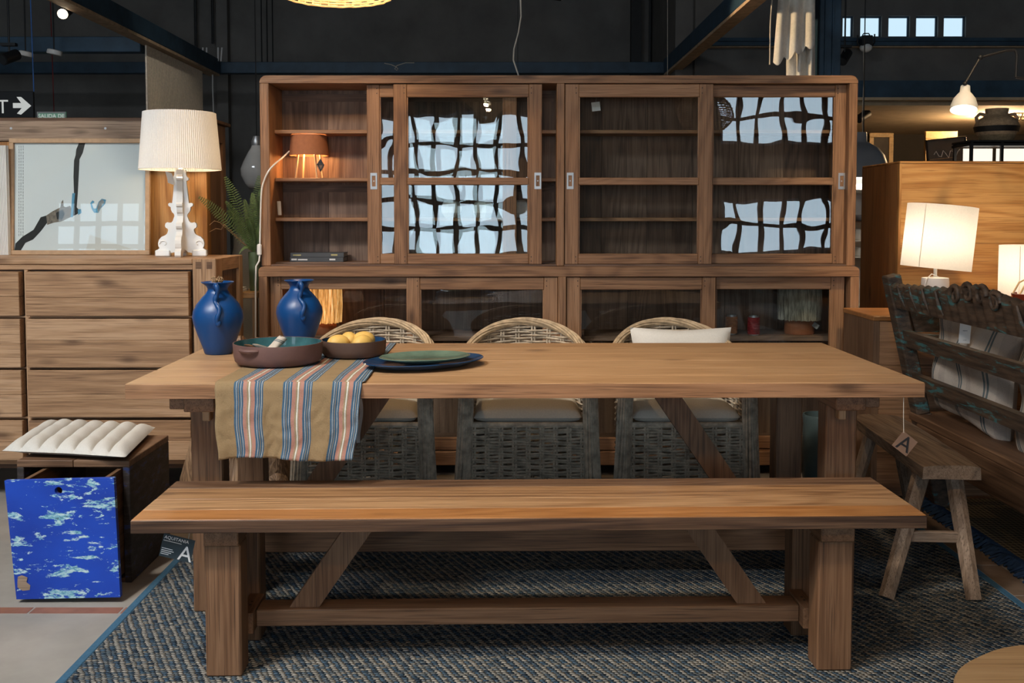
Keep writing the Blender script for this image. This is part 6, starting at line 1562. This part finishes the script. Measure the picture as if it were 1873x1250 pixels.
for i, (px, py, h, lb) in enumerate(((1575, 440, .09, 'white jar on the bright shelves, under the grey bowl'), (1577, 470, .07, 'white jar on the lowest visible bright shelf in the gap'), (1573, 405, .0, ''))):
    if h: solo('white_jar', MB().lathe([(0.03, 0), (0.036, 0.01), (0.036, h * .8), (0.024, h), (0.02, h), (0.001, h * .9)], 20).xform(Matrix.Translation((ax(px, Yq, py), Yq + 0.1, az(py, Yq) + .0005))), 'white_ceramic', lb, 'jar', smooth=60)
point_light('white_display_light', (qx0 + .15, Yq + 0.16, az(339, Yq)), 5, (1.0, .86, .66), 0.04)

# ================================================================== upper background: cloths, cords, signs, pendants
cl = MB()
def cloth(u, v):
    x0, x1 = 1434 + 8 * (1 - v) , 1491; px = x0 + (x1 - x0) * u
    if v > .55: px = 1438 + (1491 - 1438) * u
    y = -60 + 250 * v; Y = 6.35 - 0.05 * abs(math.sin(u * 9)) - 0.02 * math.sin(v * 3 + u * 14)
    return at(px, y, Y)
cl.grid(cloth, 60, 24)
def swag(u, v):
    px = 1428 + (1490 - 1428) * u - (14 * (1 - u) * v); y = -60 + (150 - 14 * u + 10 * abs(math.sin(u * 12))) * v + 24 * v * (1 - u) ; Y = 6.27 - 0.05 * abs(math.sin(u * 8 + .6))
    return at(px, y, Y)
cl.grid(swag, 60, 20)
solo('draped_cloth', cl, 'curtain_cloth', 'off-white cloth draped from the ceiling beside the dark column', 'cloth', smooth=70)
sp_ = MB(); xq = pl.x - 0.02
for k in range(46):
    y = 7.35 + 1.35 * k / 46; sp_.box(xq - 0.006, xq + 0.006, y, y + 0.021, 1.0, pl.z - 0.088)
solo('string_curtain', sp_, 'string_panel', 'taupe string curtain hanging from the left ceiling beam', 'curtain', smooth=0)
def cordthing(label, pts, Y, mat_, r=0.004):
    P_ = [at(x, y, Y) for x, y in pts]; solo('hanging_cord', MB().tube(P_, r, 6), mat_, label, 'cord')  # the things drawn here are thin cords, wires and cables
cordthing('pale cord hanging down behind the middle of the hutch top', [(951, -160), (952, 0), (953, 30), (948, 60), (940, 90), (939, 110), (944, 125), (949, 140), (952, 200)], 5.6, 'string_pale', 0.0045)
cordthing('thin grey wire hanging right of the pale cord', [(947, -160), (947, 200)], 6.0, 'steel_dark', 0.002)
cordthing('thin pale wire above the right bay of the hutch', [(1221, -160), (1221, 160)], 6.5, 'string_pale', 0.0014)
cordthing('short pale cord hanging left of the draped cloth', [(1412, -160), (1412, 0), (1409, 40), (1408, 118)], 6.0, 'string_pale', 0.004)
cordthing('pale looped cord on the beam above the left bay of the hutch', [(703, 116), (715, 118), (724, 122), (728, 126), (726, 129), (722, 126), (726, 120), (742, 115), (758, 115)], 9.046, 'string_pale', 0.004)
for i, (px, lb) in enumerate(((371, 'first'), (378, 'second'), (399, 'third'), (406, 'fourth'))):
    solo('white_clip', MB().tube([at(px, 87, 8.95), at(px - (0 if i < 3 else 2), 112, 8.95)], 0.007, 6), 'tag_white', lb + ' white upright clip on the beam corner, counted from the left', 'clip', 'white clips on the beam corner')
cordthing('white cable dropping from the left beam corner', [(380, 108), (386, 116), (389, 130), (389, 160), (391, 220)], 8.9, 'tag_white', 0.006)
# exit signs
s1 = at(30, 193, 7.0); ex = thing('exit_sign', 'black sign with white letter T and arrow pointing right', 'sign', (s1.x, 7.0, az(216, 7.0)))
w = 62 / F * 7.0; h = 48 / F * 7
part('board', MB().box(-w, w * .5, 0, 0.02, 0, h, .003), 'matt_black', ex)
text_part('lettering', 'T', 0.135, 'sign_letter', ex, face_cam((ax(5, 7.0, 195) - s1.x, -0.001, h * .40)))
q = 7.0 / F
part('arrow', MB().prism([(x * q, z * q) for x, z in ((-6, 18), (10, 18), (1, 8), (8, 6), (27, 22), (9, 38), (1, 38), (9, 27), (-6, 27))], -0.003, -0.0005), 'sign_letter', ex, smooth=0)
part('hanger', MB().tube([(0.12, 0.01, h), (0.09, 0.01, 4.49 - ex.location.z)], 0.004, 6), 'blue_cord', ex)
s2 = at(94, 213, 8.4); e2 = thing('exit_sign', 'small green sign lettered SALIDA DE behind the armoire', 'sign', (s2.x, 8.4, az(240, 8.4)))
w = 26 / F * 8.4; h = 35 / F * 8.4; z0_ = 0
part('board', MB().box(-w, w, 0, 0.012, 0, h), 'sign_green', e2, smooth=0)
part('border', MB().box(-w, w, -0.002, -0.0002, h - .012, h).box(-w, -w + .01, -0.002, -0.0002, 0, h - .012).box(w - .01, w, -0.002, -0.0002, 0, h - .012), 'tag_white', e2, smooth=0)
text_part('lettering', 'SALIDA DE', 0.046, 'sign_letter', e2, face_cam((0, -0.001, h - 0.037)))
part('hanger', MB().tube([(0.02, 0.006, h), (0.0, 0.006, 4.49 - e2.location.z)], 0.004, 6), 'red_cord', e2)
for px, py, lb in ((47, 103, 'left white disc lamp under the left cross beam'), (99, 100, 'right white disc lamp under the left cross beam')):
    c = at(px, py, 7.2); t = thing('disc_lamp', lb, 'lamp', c, 0, 'white disc lamps')
    part('disc', MB().lathe([(0.05, 0), (0.053, 0.006), (0.05, 0.03), (0.04, 0.035), (0.001, 0.036)], 28).xform(Matrix.Rotation(.2, 4, 'Y')), 'white_paint', t, smooth=50)
    part('stem', MB().tube([(0, 0, 0.03), (0, 0, 4.49 - c.z)], 0.005, 6), 'matt_black', t)
track_spot('unlit black track spotlight at the photo left edge', 17, 105, 6.8, (-4, 5, 1.5), 0, 1.0)
# pendant woven shade at the top edge, lit
def woven_shade(label, loc, rb, rt2, h, nrow, nrib, mat_, lit, col=(1.0, .62, .28), cap=True, name='rattan_pendant', globe=False):
    t = thing(name, label, 'lamp', loc); mb = MB()
    def rad(u):
        if globe: return rb * math.sin(PI * (0.06 + 0.88 * u)) 
        return rb + (rt2 - rb) * u ** 1.6
    for j in range(nrow + 1):
        u = j / nrow; n = 96; pts = [((rad(u) + 0.004 * math.sin(nrib * PI * k / n * 1.0 + j * PI)) * math.cos(2 * PI * k / n), (rad(u) + 0.004 * math.sin(nrib * PI * k / n + j * PI)) * math.sin(2 * PI * k / n), u * h) for k in range(n)]
        mb.tube(pts, 0.5 * h / nrow * (0.82 if 'frame' not in label or 'cut' in label else 0.5), 4, True)
    o = part('woven_rings', mb, mat_, t); o['kind'] = 'stuff'
    rb2 = MB()
    for k in range(nrib):
        a = 2 * PI * k / nrib; rb2.tube([(rad(i / 10) * math.cos(a), rad(i / 10) * math.sin(a), h * i / 10) for i in range(11)], 0.0035, 4)
    part('ribs', rb2, mat_, t)
    part('cable', MB().tube([(0, 0, h * .5), (0, 0, 4.49 - loc[2])], 0.004, 6), 'matt_black', t)
    part('cross_wire', MB().tube([(-rad(1), 0, h), (rad(1), 0, h)], 0.003, 5), 'matt_black', t)
    part('bulb', MB().sphere((0, 0, h * .62), 0.022, 1, 1, 1.2, 12, 8), 'lamp_glow_warm', t)
    if lit: point_light('rattan_pendant_light', (0, 0, h * .42), lit, col, 0.015, t)
    return t
pz = at(631, 12, 4.32); woven_shade('lit rattan pendant shade cut by the top edge of the photo', (pz.x, 4.1, pz.z), 0.225, 0.10, 0.22, 20, 40, 'wicker_cane', 18)
woven_shade('big woven bowl pendant hanging out of frame, mirrored in the hutch glass', (-0.17, 0.55, 2.13), 0.06, 0.52, 0.34, 22, 44, 'wicker_cane', 60)
woven_shade('woven globe pendant hanging out of frame, mirrored in the hutch glass', (1.85, 0.55, 1.98), 0.27, 0.2, 0.5, 24, 36, 'wicker_cane', 30, globe=True)
# showroom spotlights on the ceiling in front of the picture plane; last two added
def ceiling_spot(label, loc, tgt, power, cone, col, radius=0.1, blend=0.9):
    t = thing('track_spotlight', label, 'spotlight', loc); d = (Vector(tgt) - Vector(loc)).normalized()
    part('housing', MB().tube([d * -0.08, d * 0.06], 0.05, 18), 'matt_black', t)
    part('lens', MB().tube([d * 0.0602, d * 0.064], 0.044, 18), 'lamp_glow_warm', t)
    part('stem', MB().tube([(0, 0, 0.03), (0, 0, 4.49 - loc[2])], 0.008, 8), 'matt_black', t)
    l = spot_light('track_spot_light', (0, 0, 0), d, power, col, cone, blend, radius); l.parent = t; l.location = d * 0.12
ceiling_spot('ceiling spotlight out of frame aimed at the left end of bench and table', (-1.9, 1.35, 3.7), (-0.45, 3.05, 0.6), 290, 58, (1.0, 0.91, 0.78))
ceiling_spot('ceiling spotlight out of frame aimed at the middle of the table', (-0.5, 1.3, 3.7), (0.05, 3.2, 0.7), 160, 46, (1.0, 0.84, 0.64))
ceiling_spot('ceiling spotlight out of frame aimed at the right of the table top', (0.5, 1.6, 3.7), (0.75, 3.4, 0.75), 105, 38, (1.0, 0.78, 0.54))
ceiling_spot('ceiling spotlight out of frame aimed at the honey cabinet', (1.7, 2.9, 3.7), (2.35, 5.0, 1.3), 270, 46, (1.0, 0.74, 0.44))
ceiling_spot('ceiling spotlight out of frame aimed at the chest of drawers', (-3.6, 1.6, 3.7), (-1.95, 4.5, 1.0), 250, 46, (1.0, 0.90, 0.78))
ceiling_spot('added spotlight out of frame that brightens the fern', (-0.9, 3.3, 3.9), (-1.34, 5.2, 1.1), 40, 26, (1.0, 0.86, 0.66), 0.05)  # no such lamp known; added to lift the fern out of the dark
ceiling_spot('added spotlight out of frame that brightens the string curtain', (-1.3, 5.2, 4.1), (-2.6, 7.9, 2.1), 75, 22, (1.0, 0.90, 0.76), 0.05)  # extra unseen lamp, put in to light the curtain from the right
